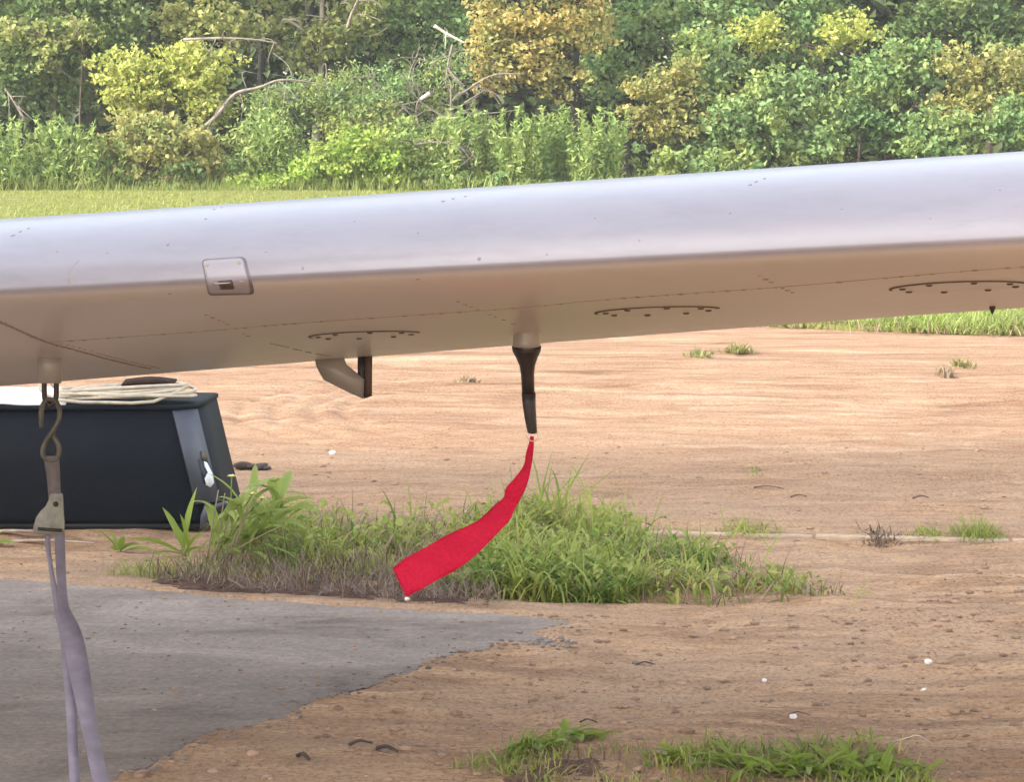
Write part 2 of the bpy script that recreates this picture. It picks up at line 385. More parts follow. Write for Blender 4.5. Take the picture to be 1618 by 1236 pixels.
def slab(name, poly, z0, z1, material, jitter=0.0, step=.05, seed=0):
    P = [np.array(p[:2]) for p in poly]; D = []
    for i in range(len(P)):
        a, b = P[i], P[(i + 1) % len(P)]; n = max(1, int(np.linalg.norm(b - a) / step))
        for j in range(n): D.append(a + (b - a) * j / n)
    D = np.array(D)
    if jitter:
        D = D + np.stack([fbm(D[:, 0] * 7, D[:, 1] * 7, seed, 6), fbm(D[:, 0] * 7, D[:, 1] * 7, seed + 9, 6)], 1) * jitter * np.array([1.4, .8])
    bm = bmesh.new(); vs = [bm.verts.new((x, y, z1)) for x, y in D]
    es = [bm.edges.new((vs[i], vs[(i + 1) % len(vs)])) for i in range(len(vs))]
    bmesh.ops.triangle_fill(bm, use_beauty=True, edges=es)
    r = bmesh.ops.extrude_edge_only(bm, edges=es)
    for v in r['geom']:
        if isinstance(v, bmesh.types.BMVert): v.co.z = z0
    return bm_obj(name, bm, material)
ap = slab('asphalt_apron', APRON, -.05, .003, M_ASPHALT, 0, .05, 5); tag(ap, kind='structure')

# lawn sheet beyond the road, turf with a ragged near edge
lawn_poly = [(-60, 22), (-9, 20.5), (-3, 19), (.2, 17.6), (1.0, 16.35), (1.9, 15.75), (2.6, 15.45), (3.5, 15.2), (8, 15.2), (60, 15.5), (60, 47), (-60, 47)]
lw = slab('lawn', lawn_poly, -.06, .03, M_LAWN, 0, .5, 8); tag(lw, kind='structure')
ff = slab('forest_floor', [(-300, 44), (-60, 39.2), (60, 39.2), (300, 44), (300, 400), (-300, 400)], -.08, .045, M_FOREST_SOIL, .4, 1.5, 3); tag(ff, kind='structure')

# concrete edging along the road: short cast lengths, nearly buried
e0, e1 = G(985, 836)[:2], G(1640, 852)[:2]; ed = (e1 - e0) / np.linalg.norm(e1 - e0); en = np.array([-ed[1], ed[0]])
edging = empty('concrete_edging', (e0[0], e0[1], 0)); tag(edging, kind='structure')
for i in range(6):
    a = e0 + ed * (i * .62); b = a + ed * .612; o_ = en * .024
    z = -.009 + .010 * random.uniform(-1, 1)
    P = [a - o_, b - o_, b + o_, a + o_]
    g = Geo(); g.loft([np.array([(*p, -.1) for p in P]), np.array([(*p, z - .008) for p in P]), np.array([(*((p - (a + b) / 2) * (.99 if k else .99) + (a + b) / 2), z) for k, p in enumerate(P)])])
    g.build('edging_block', M_CONC, edging)

# unseen barn added at left, shading the apron, wing and near dirt
M_CLAD = simple('blocker_cladding', (.50, .48, .50), .45, .1, var=.08, scale=3)
M_ROOF = simple('blocker_roof_steel', (.30, .30, .31), .5, .2, var=.1, scale=3)
BX0, BX1, BY0, BY1, BH = -14.0, -6.0, .5, 5.1, 7.8
shade_blocker = empty('unseen_shade_blocker', ((BX0 + BX1) / 2, (BY0 + BY1) / 2, 0)); tag(shade_blocker, 'unseen made-up barn standing left of the apron and shading it', 'shade_blocker')
g = Geo(); g.box(((BX0 + BX1) / 2, (BY0 + BY1) / 2, BH / 2), BX1 - BX0, BY1 - BY0, BH)
for i in range(14): g.box((BX1 + .02, BY0 + .2 + i * .47, BH / 2), .04, .16, BH - .02)
g.build('blocker_wall', M_CLAD, shade_blocker)
g = Geo(); g.loft([np.array([(BX0 - .2, y, BH + .002), ((BX0 + BX1) / 2, y, BH + 1.4), (BX1 + .2, y, BH + .002), (BX1 + .2, y, BH - .06)]) for y in (BY0 - .15, BY1 + .1)]); g.build('blocker_roof', M_ROOF, shade_blocker)
g = Geo(); g.box((BX1 + .10, 2.7, 2.0), .08, 3.2, 4.0)
for k in range(6): g.box((BX1 + .15, 1.4 + k * .52, 2.0), .03, .12, 3.9)
g.build('blocker_door', M_ROOF, shade_blocker)

# ---------------------------------------------------------------- the wing
YAW = math.radians(22)
AFT = np.array([math.sin(YAW), math.cos(YAW), 0]); UPV = np.array([0, 0, 1.0])
NL, NR = at(0, 455.0, 4.753), at(1618, 372.0, 4.06)
def profile(c, t, m, al, n=110):
    x = (1 - np.cos(np.linspace(0, math.pi, n))) / 2; x = x ** 1.25
    yt = 5 * t * (.2969 * np.sqrt(x) - .126 * x - .3516 * x ** 2 + .2843 * x ** 3 - .1030 * x ** 4); p = .35
    yc = np.where(x < p, m / p ** 2 * (2 * p * x - x * x), m / (1 - p) ** 2 * ((1 - 2 * p) + 2 * p * x - x * x)); A = []
    ca, sa = math.cos(al), math.sin(al)
    for s in (1, -1):
        if s < 0: yt = 5 * t * (.2969 * .35 * np.sqrt(x) + (.2969 * .65 * 1.25 - .126) * x - (.3516 + .2969 * .65 * .25) * x ** 2 + .2843 * x ** 3 - .1030 * x ** 4)   # flatter below a tight nose
        a = x * c; z = (yc + s * yt) * c; A.append(np.stack([a * ca + z * sa, z * ca - a * sa], 1))
    return np.concatenate([A[0][::-1], A[1][1:]])       # trailing edge over the top to the nose and back under
PL = profile(1.65, .1833, .0254, .1657); PR = profile(1.6, .1836, .0213, .1247)
T = np.linspace(-.7, 1.75, 120); rings = []
for t in T:
    tt = t; az = PL * (1 - tt) + PR * tt; nose = NL * (1 - tt) + NR * tt
    rings.append(nose + az[:, :1] * AFT + az[:, 1:] * UPV)
cen = rings[-1].mean(0); spn = (NR - NL) / np.linalg.norm(NR - NL)
for k, off in ((.93, .05), (.75, .10), (.4, .135)):                    # rounded tip beyond the picture
    rings.append((rings[119] - cen) * np.array([k, k, k]) + cen + spn * off)
wing = empty('aircraft_wing', tuple((NL + NR) / 2))
tag(wing, 'pale grey aircraft wing with underside toned for bounce light reaching across the whole view', 'wing')
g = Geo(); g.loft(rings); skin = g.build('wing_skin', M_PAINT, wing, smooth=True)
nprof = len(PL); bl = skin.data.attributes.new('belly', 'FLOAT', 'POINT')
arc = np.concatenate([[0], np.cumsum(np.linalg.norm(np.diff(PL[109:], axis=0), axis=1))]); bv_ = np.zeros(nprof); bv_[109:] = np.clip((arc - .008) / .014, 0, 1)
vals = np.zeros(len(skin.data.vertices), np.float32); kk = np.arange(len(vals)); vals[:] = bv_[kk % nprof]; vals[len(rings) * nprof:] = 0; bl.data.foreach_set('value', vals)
wV = np.array([v.co[:] for v in skin.data.vertices]); wF = [tuple(p.vertices) for p in skin.data.polygons]
BV = BVHTree.FromPolygons([tuple(v) for v in wV], wF)
CAMP = Vector((0, 0, H))
def hit(px, py):
    d = Vector(ray(px, py)).normalized(); loc, nrm, i, dist = BV.ray_cast(CAMP, d)
    if loc is None:
        loc, nrm, i, dist = BV.find_nearest(CAMP + d * 4.5)
    loc = np.array(loc); nrm = np.array(nrm)
    if nrm.dot(np.array(d)) > 0: nrm = -nrm
    return loc, nrm
def near(p):
    loc, nrm, i, dist = BV.find_nearest(Vector(p)); return np.array(loc), np.array(nrm)
def outward(p, nrm):                                                 # away from the wing's inside
    return nrm
def skinpt(p, off):
    loc, n = near(p); return loc + n * off
def surf_strip(pts_px, width, off, th, name, material):
    P = [hit(*p) for p in pts_px]
    fine = cr(np.array([p[0] for p in P]), 10); L = []; R = []
    Tn = np.gradient(fine, axis=0)
    gg = Geo(); ringsl = []
    for p, tn in zip(fine, Tn):
        loc, n = near(p); tn = tn / np.linalg.norm(tn); w = np.cross(n, tn); w /= np.linalg.norm(w)
        ringsl.append(np.array([loc + w * width / 2 - n * .002, loc + w * width / 2 + n * off, loc - w * width / 2 + n * off, loc - w * width / 2 - n * .002]))
    gg.loft(ringsl); return gg.build(name, material, wing)
spar_px = [(75, 541), (190, 533), (300, 525), (480, 510), (640, 499), (810, 487), (960, 473), (1100, 463), (1250, 452), (1400, 439), (1540, 427), (1640, 420)]
rib0 = [(-20, 497), (30, 522), (75, 541), (130, 556), (190, 572), (236, 582)]
rib1 = [(318, 494), (360, 512), (400, 534), (460, 550), (520, 562)]
rib2 = [(690, 464), (735, 481), (790, 503), (815, 513)]
rib3 = [(1190, 430), (1215, 444), (1260, 465)]
surf_strip(spar_px, .0028, .0006, .001, 'spar_seam', M_SEAM)
surf_strip(rib0, .008, .0008, .001, 'rib_seam', M_SEAM)
lap = surf_strip([(115, 455), (108, 440), (112, 425), (125, 412)], .0016, .0003, .001, 'patch_seam', M_SEAM)

def dome(g, p, n, r, h, k=8):
    n = n / np.linalg.norm(n); u = np.cross(n, (0.3, 0.1, 1)); u /= np.linalg.norm(u); w = np.cross(n, u)
    a = np.linspace(0, 2 * math.pi, k, endpoint=False); c = np.cos(a)[:, None] * u + np.sin(a)[:, None] * w
    g.loft([p - n * .002 + c * r, p + n * h * .6 + c * r, p + n * h + c * r * .6])
rv = Geo()
def rivet_line(pts_px, gap, r, h, skip=.0):
    P = cr(np.array([hit(*p)[0] for p in pts_px]), 12); acc = 0
    for a, b in zip(P[:-1], P[1:]):
        acc += np.linalg.norm(b - a)
        if acc > gap:
            acc = 0
            if random.random() < skip: continue
            loc, n = near(b); dome(rv, loc, n, r * random.uniform(.7, 1.25), h)
rivet_line(spar_px, .021, .0046, .0016, .3)
rivet_line(rib0, .019, .0052, .002)
rivet_line([(x + 14, y - 1) for x, y in rib0[2:]], .024, .0032, .0012)
for r_ in (rib1, rib2, rib3): rivet_line(r_, .024, .0042, .0014, .3)
o = rv.build('rivet', M_SEAM, wing); o['kind'] = 'stuff'
# chips and insects stuck on the leading edge
sk = Geo()
for px, py, r in [(757, 409, .0040), (660, 368, .0024), (478, 424, .0034), (864, 402, .0022), (700, 318, .005), (716, 314, .004), (735, 310, .0035), (1195, 287, .004), (1208, 282, .0035), (1185, 292, .0045), (1152, 337, .0045),
                   (20, 372, .006), (32, 366, .004), (45, 361, .0035), (338, 331, .004), (350, 328, .003), (325, 346, .004), (265, 387, .004), (1470, 345, .0022), (1330, 330, .002), (560, 350, .002), (420, 398, .0025), (170, 400, .002), (90, 398, .002), (1010, 380, .002), (1580, 300, .0022), (600, 432, .002), (940, 345, .0018), (268, 464, .004), (660, 441, .0045)]:
    loc, n = hit(px, py); dome(sk, loc, n, r * .75, .0008, 7)
o = sk.build('paint_chip', simple('chipped_grey_spot', (.22, .19, .2), .8), wing); o['kind'] = 'stuff'

# round inspection covers with their eight screws
def cover(px, py, R=.114, K=.62):
    c, n = hit(px, py); u = np.cross(AFT, n); u /= np.linalg.norm(u); w = np.cross(n, u)
    gg = Geo(); rim = []; a = np.linspace(0, 2 * math.pi, 40, endpoint=False)
    def ring(r, off): return np.array([skinpt(c + (math.cos(x) * u + math.sin(x) * w * K) * r, off) for x in a])
    gg.loft([ring(R, -.002), ring(R, .0008), ring(R * .985, .0016), ring(R * .6, .0016), ring(R * .2, .0016)])
    cv = gg.build('inspection_cover', M_BELLY, wing)
    mid = math.atan2(-AFT.dot(w), -AFT.dot(u)); arc_ = np.linspace(mid - 1.62, mid + 1.62, 34)          # dark gap with front-edge shade in its colour, front arc only
    gp = [[skinpt(c + (math.cos(x) * u + math.sin(x) * w * K) * r, o_) for r, o_ in ((R + .0045, -.001), (R + .004, .0017), (R - .0005, .0021), (R - .001, -.001))] for x in arc_]
    g2 = Geo(); g2.loft([np.array(r) for r in gp]); g2.build('dark_gap_rim', M_DARKGAP, cv)
    for k in range(8):
        x = (k + .5) * math.pi / 4; p, nn = near(c + (math.cos(x) * u + math.sin(x) * w * K * .96) * R * .86); g3 = Geo()
        dome(g3, p + nn * .0016, nn, .0058, .0026, 10); g3.build('screw', M_DARKGAP, cv)
cover(576, 529); cover(1038, 491); cover(1515, 453)

# stall warning plate on the leading edge
def patch(corners, off, n=17, rnd=.2):
    (x0, y0), (x1, y1), (x2, y2), (x3, y3) = corners; V = []
    for j in range(n):
        for i in range(n):
            u, v = i / (n - 1) * 2 - 1, j / (n - 1) * 2 - 1
            lim = 1 - rnd
            uu, vv = u, v
            du, dv = max(0, abs(u) - lim), max(0, abs(v) - lim); L_ = math.hypot(du, dv)
            if L_ > rnd:
                uu = math.copysign(lim + du * rnd / L_, u); vv = math.copysign(lim + dv * rnd / L_, v)
            s, t = (uu + 1) / 2, (vv + 1) / 2
            px = (x0 * (1 - s) + x1 * s) * (1 - t) + (x3 * (1 - s) + x2 * s) * t; py = (y0 * (1 - s) + y1 * s) * (1 - t) + (y3 * (1 - s) + y2 * s) * t
            p, nn = hit(px, py); V.append((p, nn))
    top = [p + nn * off for p, nn in V]; bot = [p - nn * .003 for p, nn in V]
    idx = np.arange(n * n).reshape(n, n); gg = Geo()
    qs = np.stack([idx[:-1, :-1], idx[:-1, 1:], idx[1:, 1:], idx[1:, :-1]], -1).reshape(-1, 4)
    bd = list(idx[0, :]) + list(idx[1:, -1]) + list(idx[-1, :-1][::-1]) + list(idx[1:-1, 0][::-1]); m = n * n
    side = [(bd[i], bd[(i + 1) % len(bd)], bd[(i + 1) % len(bd)] + m, bd[i] + m) for i in range(len(bd))]
    gg.add(np.array(top + bot), list(map(tuple, qs)) + [tuple(x + m for x in f[::-1]) for f in qs] + side)
    return gg
gk = patch([(318.5, 410), (387.5, 405.5), (403, 465), (329, 466.5)], .0008).build('plate_gap', simple('painted_gap_shade', (.17, .145, .145), .9), wing)  # dark sheet beneath the plate paints the shade of its gap
sp = patch([(321.5, 413), (384.5, 408.5), (397, 461.5), (332, 462.5)], .0032).build('stall_warning_plate', M_PLATE, wing)
g = patch([(345, 442.5), (368, 440.5), (371, 454), (349, 455)], .0038, 5, .1); g.build('slot', M_DARKGAP, sp)
c0, n0 = hit(356, 443); u = np.cross(UPV, AFT); u /= np.linalg.norm(u)
g = Geo(); g.box(c0 + n0 * .008, .026, .020, .0018, np.stack([spn, -AFT, np.cross(spn, -AFT)], 1)); g.build('vane', M_PLATE, sp)
for x, y in ((328.5, 420), (379, 416.5), (337.5, 446.5), (383, 444)):
    p, nn = hit(x, y); g = Geo(); dome(g, p + nn * .0032, nn, .0034, .001, 10); g.build('screw', M_SEAM, sp)

# pitot mast: painted root, dark blade, sleeve
def mast_ring(px, py, wpx, chord, Yd, lead=.0):
    c = at(px, py, Yd); w = wpx / F * Yd; a = np.linspace(0, 2 * math.pi, 20, endpoint=False)
    return c + np.cos(a)[:, None] * np.array([1, 0, 0]) * w / 2 + np.sin(a)[:, None] * np.array([0, 1, 0]) * chord / 2
p0, _ = hit(834, 526); YP = p0[1] + .045
g = Geo(); g.loft([mast_ring(834, 505, 44, .085, YP), mast_ring(833, 520, 43, .085, YP), mast_ring(832, 540, 43, .085, YP), mast_ring(832, 549, 46, .088, YP)])
pit = g.build('pitot_mast', M_FIT, wing, smooth=True)
g = Geo(); g.loft([mast_ring(832, 547, 47, .088, YP), mast_ring(832, 555, 45, .086, YP), mast_ring(832.5, 566, 34, .07, YP), mast_ring(833, 578, 25, .05, YP), mast_ring(833.5, 592, 21, .04, YP), mast_ring(835, 625, 20, .034, YP)])
g.build('blade', M_DARKMETAL, pit, smooth=True)
g = Geo(); g.loft([mast_ring(835.2, 621, 22.5, .036, YP), mast_ring(836, 640, 21, .034, YP), mast_ring(839, 668, 18, .028, YP), mast_ring(841, 683, 15.5, .024, YP), mast_ring(841.2, 685, 11, .02, YP)])
g.build('sleeve', M_SLEEVE, pit, smooth=True)

# hinge bracket: slanting arm and upright channel
pb, _ = hit(540, 566); YB = pb[1]
def plate_px(poly, Y0, th, lean=0):
    a = np.array([at(x, y, Y0) for x, y in poly]); b = a + np.array([math.sin(YAW) * .5, 1, 0]) * th; gg = Geo(); gg.loft([a, b]); return gg
br = plate_px([(497, 563), (499, 577), (504, 588), (511, 600), (530, 610), (552, 621), (574, 630.5), (575, 600), (560, 588), (546, 577), (541, 563)], YB, .010).build('hinge_bracket', M_FIT, wing)
plate_px([(565, 556), (576, 556), (577, 629), (572.5, 630), (573, 602), (565, 594)], YB + .004, .018).build('post', M_SLEEVE, br)
plate_px([(576.5, 556), (587.5, 556), (587, 626), (577.5, 630)], YB - .002, .006).build('flange', simple('bracket_bronze', (.10, .055, .04), .5, .3), br)
g = Geo(); pc, nn = hit(1568, 484); g.tube([at(1568, 478, pc[1]), at(1568, 487, pc[1]), at(1568, 492, pc[1]), at(1568, 497, pc[1])], [.006, .0058, .0035, .0008], 10); g.build('drain_spike', M_SLEEVE, wing, True)

# tie-down eye
pt, _ = hit(78, 566); YT = pt[1] + .01
g = Geo(); g.loft([np.array([at(x, y, YT + dy) for x, dy in ((59, 0), (97, 0), (97, .03), (59, .03))]) for y in (556, 580, 606)]); eye = g.build('tie_down_bracket', M_FIT, wing)
U = cr([at(x, y, YT + .014) for x, y in ((70, 590), (70, 612), (70.5, 628), (74, 637), (79.5, 640), (85, 637), (88.5, 628), (89, 612), (89, 590))], 6)
g = Geo(); g.tube(U, 4.3 / F * YT, 8); g.build('eye_ring', M_DARKMETAL, eye, True)

# ---------------------------------------------------------------- tie-down strap hooked to the wing
YS = YT + .012
strap = empty('tie_down_strap', tuple(G(190, 1480)))
tag(strap, 'lilac grey webbing strap with steel hook hanging from the wing eye down to the ground', 'strap')
hk = cr([at(x, y, YS + d) for x, y, d in ((65, 676, -.012), (65, 660, -.012), (66, 645, -.008), (72, 634, 0), (80, 632, .002), (89, 636, .0), (94, 648, -.006), (92.5, 663, -.012), (84, 680, -.014), (75, 694, -.012), (69, 707, -.01), (68, 719, -.01), (74, 726, -.01), (82, 728, -.01), (89, 725, -.01), (93, 715, -.01), (92, 703, -.01), (87, 693, -.008), (82, 684, -.004))], 5)
g = Geo(); n_ = len(hk); rad = np.full(n_, 5.0 / F * YS); rad[:8] = np.linspace(3.4, 5, 8) / F * YS
g.tube(hk, rad * 1.15, 10, squash=.7); g.build('hook', M_STEEL, strap, True)
def web(name, rows, material, th=.0022, m=6):
    fw_ = lambda y: -max(0, y - 845) / 635 * (YS - 4.46)
    L = cr([at(x0, y0, YS + d0 + fw_(y0)) for x0, y0, d0, x1, y1, d1 in rows], m); R = cr([at(x1, y1, YS + d1 + fw_(y1)) for x0, y0, d0, x1, y1, d1 in rows], m)
    return strip_solid(L, R, th).build(name, material, strap)
web('loop_strap', [(70, 721, -.012, 93, 720, -.012), (71, 735, -.014, 94, 734, -.012), (74, 755, -.014, 95, 754, -.012), (77, 790, -.012, 96, 788, -.01)], M_SEAM if False else simple('mauve_brown_webbing', (.135, .105, .100), .8, var=.25, scale=60, bmp=.4), .006)
# cam buckle body
rowsb = [(79, 780, 99, 779), (77, 790, 100, 788), (72, 800, 100.5, 800), (64, 808, 101, 812), (57, 818, 102, 824), (53, 832, 102, 836), (52, 841, 101, 842), (56, 845, 97, 845)]
ringsb = [np.array([at(x0, y0, YS - .020), at(x1, y1, YS - .022), at(x1, y1, YS + .006), at(x0, y0, YS + .006)]) for x0, y0, x1, y1 in rowsb]
g = Geo(); g.loft(ringsb); bk = g.build('buckle', M_BUCKLE, strap)
bv = bk.modifiers.new('bevel', 'BEVEL'); bv.width = .003; bv.segments = 2; bv.limit_method = 'ANGLE'
g = Geo(); g.tube([at(88, 797, YS - .026), at(88, 797, YS - .018)], 4.2 / F * YS, 10); g.build('bolt', M_DARKMETAL, bk)
g = Geo(); g.tube([at(60, 836, YS - .024), at(98, 839, YS - .026)], 2.6 / F * YS, 8); g.build('roller', M_DARKMETAL, bk)
web('webbing', [(71, 838, .003, 79, 838, -.004), (73, 870, .004, 80, 870, -.003), (78, 905, .006, 85, 905, -.004), (83, 940, .008, 92, 938, -.006), (88, 975, .006, 101, 972, -.006), (95, 1010, .004, 113, 1010, .0), (99, 1060, .004, 117, 1060, .003),
                (104, 1120, .006, 121, 1120, .006), (110, 1236, .010, 126, 1236, .010), (120, 1340, .014, 138, 1340, .016), (132, 1480, .02, 152, 1480, .024)], M_WEB)
web('webbing', [(86, 838, -.006, 102, 838, -.004), (87, 870, -.006, 103, 870, .002), (89, 905, -.006, 104, 905, .006), (92, 940, -.010, 106, 938, .004), (95, 968, -.014, 110, 962, -.004), (97, 992, -.016, 123, 986, -.012), (101, 1020, -.016, 133, 1014, -.016),
                (108, 1060, -.016, 141, 1054, -.016), (117, 1100, -.014, 147, 1096, -.012), (126, 1140, -.012, 152, 1138, -.004), (135, 1180, -.010, 160, 1178, .002), (147, 1236, -.008, 172, 1234, .006), (172, 1340, -.004, 200, 1338, .008), (205, 1480, 0, 235, 1478, .01)], M_WEB)

# ---------------------------------------------------------------- red streamer on the pitot sleeve
st_px = [((838, 689), (843, 690)), ((835.5, 701), (843, 702)), ((831, 716), (842, 716)), ((827, 736), (838.5, 741)), ((813, 756), (833, 764)), ((799.5, 771), (822, 790)), ((796, 786), (812, 808)), ((781, 800), (804.5, 823)), ((757, 821), (781, 849)), ((730, 835), (757, 873)),
         ((707, 846), (732, 893)), ((684, 858), (706, 910)), ((660, 872), (684, 921)), ((638, 885), (664, 932)), ((620.5, 897.5), (642.5, 944.5))]
off = [(.0, .004), (.0, .006), (-.004, .008), (-.01, .006), (-.012, .0), (-.006, -.012), (.004, -.016), (.012, -.016), (.014, -.018), (.008, -.016), (.0, -.02), (-.01, -.018), (-.006, -.022), (.006, -.018), (.014, -.012)]
root = at(841, 688, YP)
stre = empty('warning_streamer', tuple(root)); tag(stre, 'red fabric warning ribbon blowing sideways from the dark pitot sleeve', 'streamer')
Lr = cr([at(a[0], a[1], YP + o_[0]) for (a, b), o_ in zip(st_px, off)], 6); Rr = cr([at(b[0], b[1], YP + o_[1]) for (a, b), o_ in zip(st_px, off)], 6)
g = Geo(); nr_ = 9; rows_ = []
for i in range(len(Lr)):
    s = np.linspace(0, 1, nr_)[:, None]; row = Lr[i] * (1 - s) + Rr[i] * s
    row[:, 1] += .005 * np.sin(i * .35 + np.linspace(0, 3, nr_)) * min(1, i / 30); rows_.append(row)
V = np.concatenate(rows_); idx = np.arange(len(V)).reshape(len(rows_), nr_)
g.add(V, np.stack([idx[:-1, :-1], idx[:-1, 1:], idx[1:, 1:], idx[1:, :-1]], -1).reshape(-1, 4))
rb = g.build('ribbon', M_RED, stre, True, normals=False); sm = rb.modifiers.new('cloth_thickness', 'SOLIDIFY'); sm.thickness = .0012
hem = strip_solid([(1 - s) * Lr[-4] + s * Rr[-4] + np.array([0, -.003, 0]) for s in np.linspace(0.03, .97, 6)], [(1 - s) * Lr[-1] + s * Rr[-1] + np.array([0, -.003, 0]) for s in np.linspace(0.03, .97, 6)], .001).build('hem', M_RED, stre)
def torus_pts(c, r, n=24, ax=(1, 0, 0), ay=(0, 0, 1)):
    a = np.linspace(0, 2 * math.pi, n + 1); return c + np.cos(a)[:, None] * np.array(ax) * r + np.sin(a)[:, None] * np.array(ay) * r
g = Geo(); g.tube(torus_pts(at(842, 689, YP), 8.5 / F * YP, 24, (1, .2, 0)), 1.3 / F * YP, 6, False); g.build('split_ring', M_WIRE, stre, True)
g = Geo(); gc = at(643, 947, YP - .012); dome(g, gc, np.array([0, -1, .1]), .0055, .003, 12); g.build('grommet', M_WIRE, stre)

# ---------------------------------------------------------------- black box with things on top
B0 = G(312, 838); YBX = B0[1]; ppm = F / (YBX * 1.0)
box = empty('storage_box', (B0[0] - .5, YBX + .25, 0)); tag(box, 'black plastic storage box with corner chamfer greyed for sky reflection standing on the dirt under the wing', 'box')
HB = 198 / F * math.hypot(YBX, 1.0)
def plan(z, ins, grow=0.0):
    """outline at height z, front right corner cut off; ins = how far the right end leans in"""
    x = B0[0]; y = YBX
    return np.array([(x - 1.15, y, z), (x - ins, y, z), (x + .070 - ins, y + .060, z), (x + .100 - ins, y + .44 - ins, z), (x - 1.15, y + .46, z)])
lean = .040 * 37 / 20 * 1.0
body_rings = [plan(.022, .002), plan(.04, .003), plan(HB * .5, lean * .5), plan(HB - .012, lean), ]
g = Geo(); g.loft([r - (r - r.mean(0)) * (.012 if i == 0 else 0) for i, r in enumerate(body_rings)]); bd = g.build('body', M_BLACK, box)
g = Geo(); g.loft([plan(0.0, .0) * np.array([1, 1, 1]) + np.array([0, .018, 0]), plan(.022, .002) + np.array([-.006, .014, 0])]); g.build('plinth', M_DKGREY, box)
lidr = [plan(HB - .012, lean - .006) + np.array([0, -.006, 0]), plan(HB, lean - .006) + np.array([0, -.006, 0]), plan(HB + .004, lean + .004)]
g = Geo(); g.loft(lidr); g.build('lid', M_BLACK, box)
a0, a1 = plan(.085, .005)[1], plan(.085, .005)[2]; t0, t1 = plan(HB - .014, lean)[1], plan(HB - .014, lean)[2]
nrm = np.cross(a1 - a0, t0 - a0); nrm /= np.linalg.norm(nrm); nrm = nrm if nrm[1] < 0 else -nrm
def strip_q(s0, s1, z0, z1, th, material, name, parent):
    def pt(s, z): return (a0 * (1 - s) + a1 * s) * (1 - z) + (t0 * (1 - s) + t1 * s) * z
    qd = np.array([pt(s0, z0), pt(s1, z0), pt(s1, z1), pt(s0, z1)]); gg = Geo(); gg.loft([qd, qd + nrm * th]); return gg.build(name, material, parent)
cs = strip_q(-.03, .99, .0, 1.0, .006, M_GREYP, 'sky_lit_chamfer', box)  # chamfer's sky reflection put into a lighter grey strip
strip_q(.50, .86, .20, .46, .0085, M_DKGREY, 'latch_plate', cs)
def lat(poly, th0, th1, material, name):
    def pt(s, z): return (a0 * (1 - s) + a1 * s) * (1 - z) + (t0 * (1 - s) + t1 * s) * z
    qd = np.array([pt(*p) for p in poly]); gg = Geo(); gg.loft([qd + nrm * th0, qd + nrm * th1]); return gg.build(name, material, cs)
lat([(.56, .19), (.70, .16), (.88, .20), (.92, .30), (.86, .36), (.80, .42), (.70, .44), (.68, .38), (.74, .32), (.64, .28), (.56, .26)], .004, .012, M_WHITE, 'latch')
lat([(.64, .46), (.86, .44), (.90, .54), (.70, .55)], .004, .010, M_STEEL, 'keeper')
# broken foot with pale bracket at the corner
g = Geo(); g.tube([B0 + (.018, .006, .0), B0 + (.022, .004, .045), B0 + (.034, .004, .082)], [.012, .012, .010], 8); g.tube([B0 + (.03, .01, .062), B0 + (.065, .012, .078), B0 + (.10, .015, .088)], .0075, 8); g.build('foot', M_GREYP, box, True)

zt = HB + .004
sheet = Geo(); nX, nY = 40, 14
Xs = np.linspace(B0[0] - 1.12, B0[0] - .42, nX); Ys = np.linspace(YBX + .0, YBX + .44, nY); XX, YY = np.meshgrid(Xs, Ys)
ZZ = zt + .006 + .010 * (fbm(XX * 9, YY * 9, 5, 3) + .5) + np.where(YY < YBX + .02, -.006, 0)
top = np.stack([XX, YY, ZZ], -1).reshape(-1, 3); botv = top - np.array([0, 0, .005]); idx = np.arange(nX * nY).reshape(nY, nX); m_ = nX * nY
qs = np.stack([idx[:-1, :-1], idx[:-1, 1:], idx[1:, 1:], idx[1:, :-1]], -1).reshape(-1, 4); bdl = list(idx[0, :]) + list(idx[1:, -1]) + list(idx[-1, :-1][::-1]) + list(idx[1:-1, 0][::-1])
sheet.add(np.concatenate([top, botv]), np.concatenate([qs, qs[:, ::-1] + m_, np.array([(bdl[i], bdl[(i + 1) % len(bdl)], bdl[(i + 1) % len(bdl)] + m_, bdl[i] + m_) for i in range(len(bdl))])]))
so_ = sheet.build('cloth_sheet', M_SHEET, None, True); tag(so_, 'white cloth sheet laid flat on top of the black box', 'sheet')
cc = np.array([B0[0] - .235, YBX + .10, zt]); pts = []
for i in range(9 * 26):
    a = i / 26 * 2 * math.pi; lp = i / 26; r = 1 - .10 * abs(math.sin(lp * 2.1)) + .05 * math.sin(lp * 5.3); w = vnoise(np.array([i * .045]), np.array([3.3]), 9)[0]; w2 = vnoise(np.array([i * .06]), np.array([8.1]), 19)[0]
    pts.append(cc + np.array([math.cos(a) * (.215 * r + .05 * w) + .03 * w2, math.sin(a) * (.080 * r + .05 * w2), .009 + .0036 * lp + .022 * abs(w2) + .010 * math.cos(a + lp * .8)]))
pts += [cc + np.array([.10, -.1, .012]), cc + np.array([-.05, -.108, .010]), cc + np.array([-.2, -.10, .016]), cc + np.array([-.27, -.08, .05]), cc + np.array([-.255, -.05, .085]), cc + np.array([-.235, -.02, .05])]
g = Geo(); g.tube(cr(np.array(pts), 2), .0056, 7); co = g.build('coiled_cord', M_CORD, None, True); tag(co, 'cream cord coiled in flattened loops on top of the black box', 'cord')
g = Geo(); P_ = cr([cc + np.array(v) for v in ((-.02, .06, .055), (.05, .05, .064), (.10, .04, .064), (.15, .05, .056))], 6)
ofs = np.array([0, .05, 0.004]); sb = strip_solid(P_ - ofs, P_ + ofs, .007).build('dark_strip', M_BROWN); tag(sb, 'dark brown strip lying over the cream cord coil', 'strap')  # thin dark brown strip above the coil

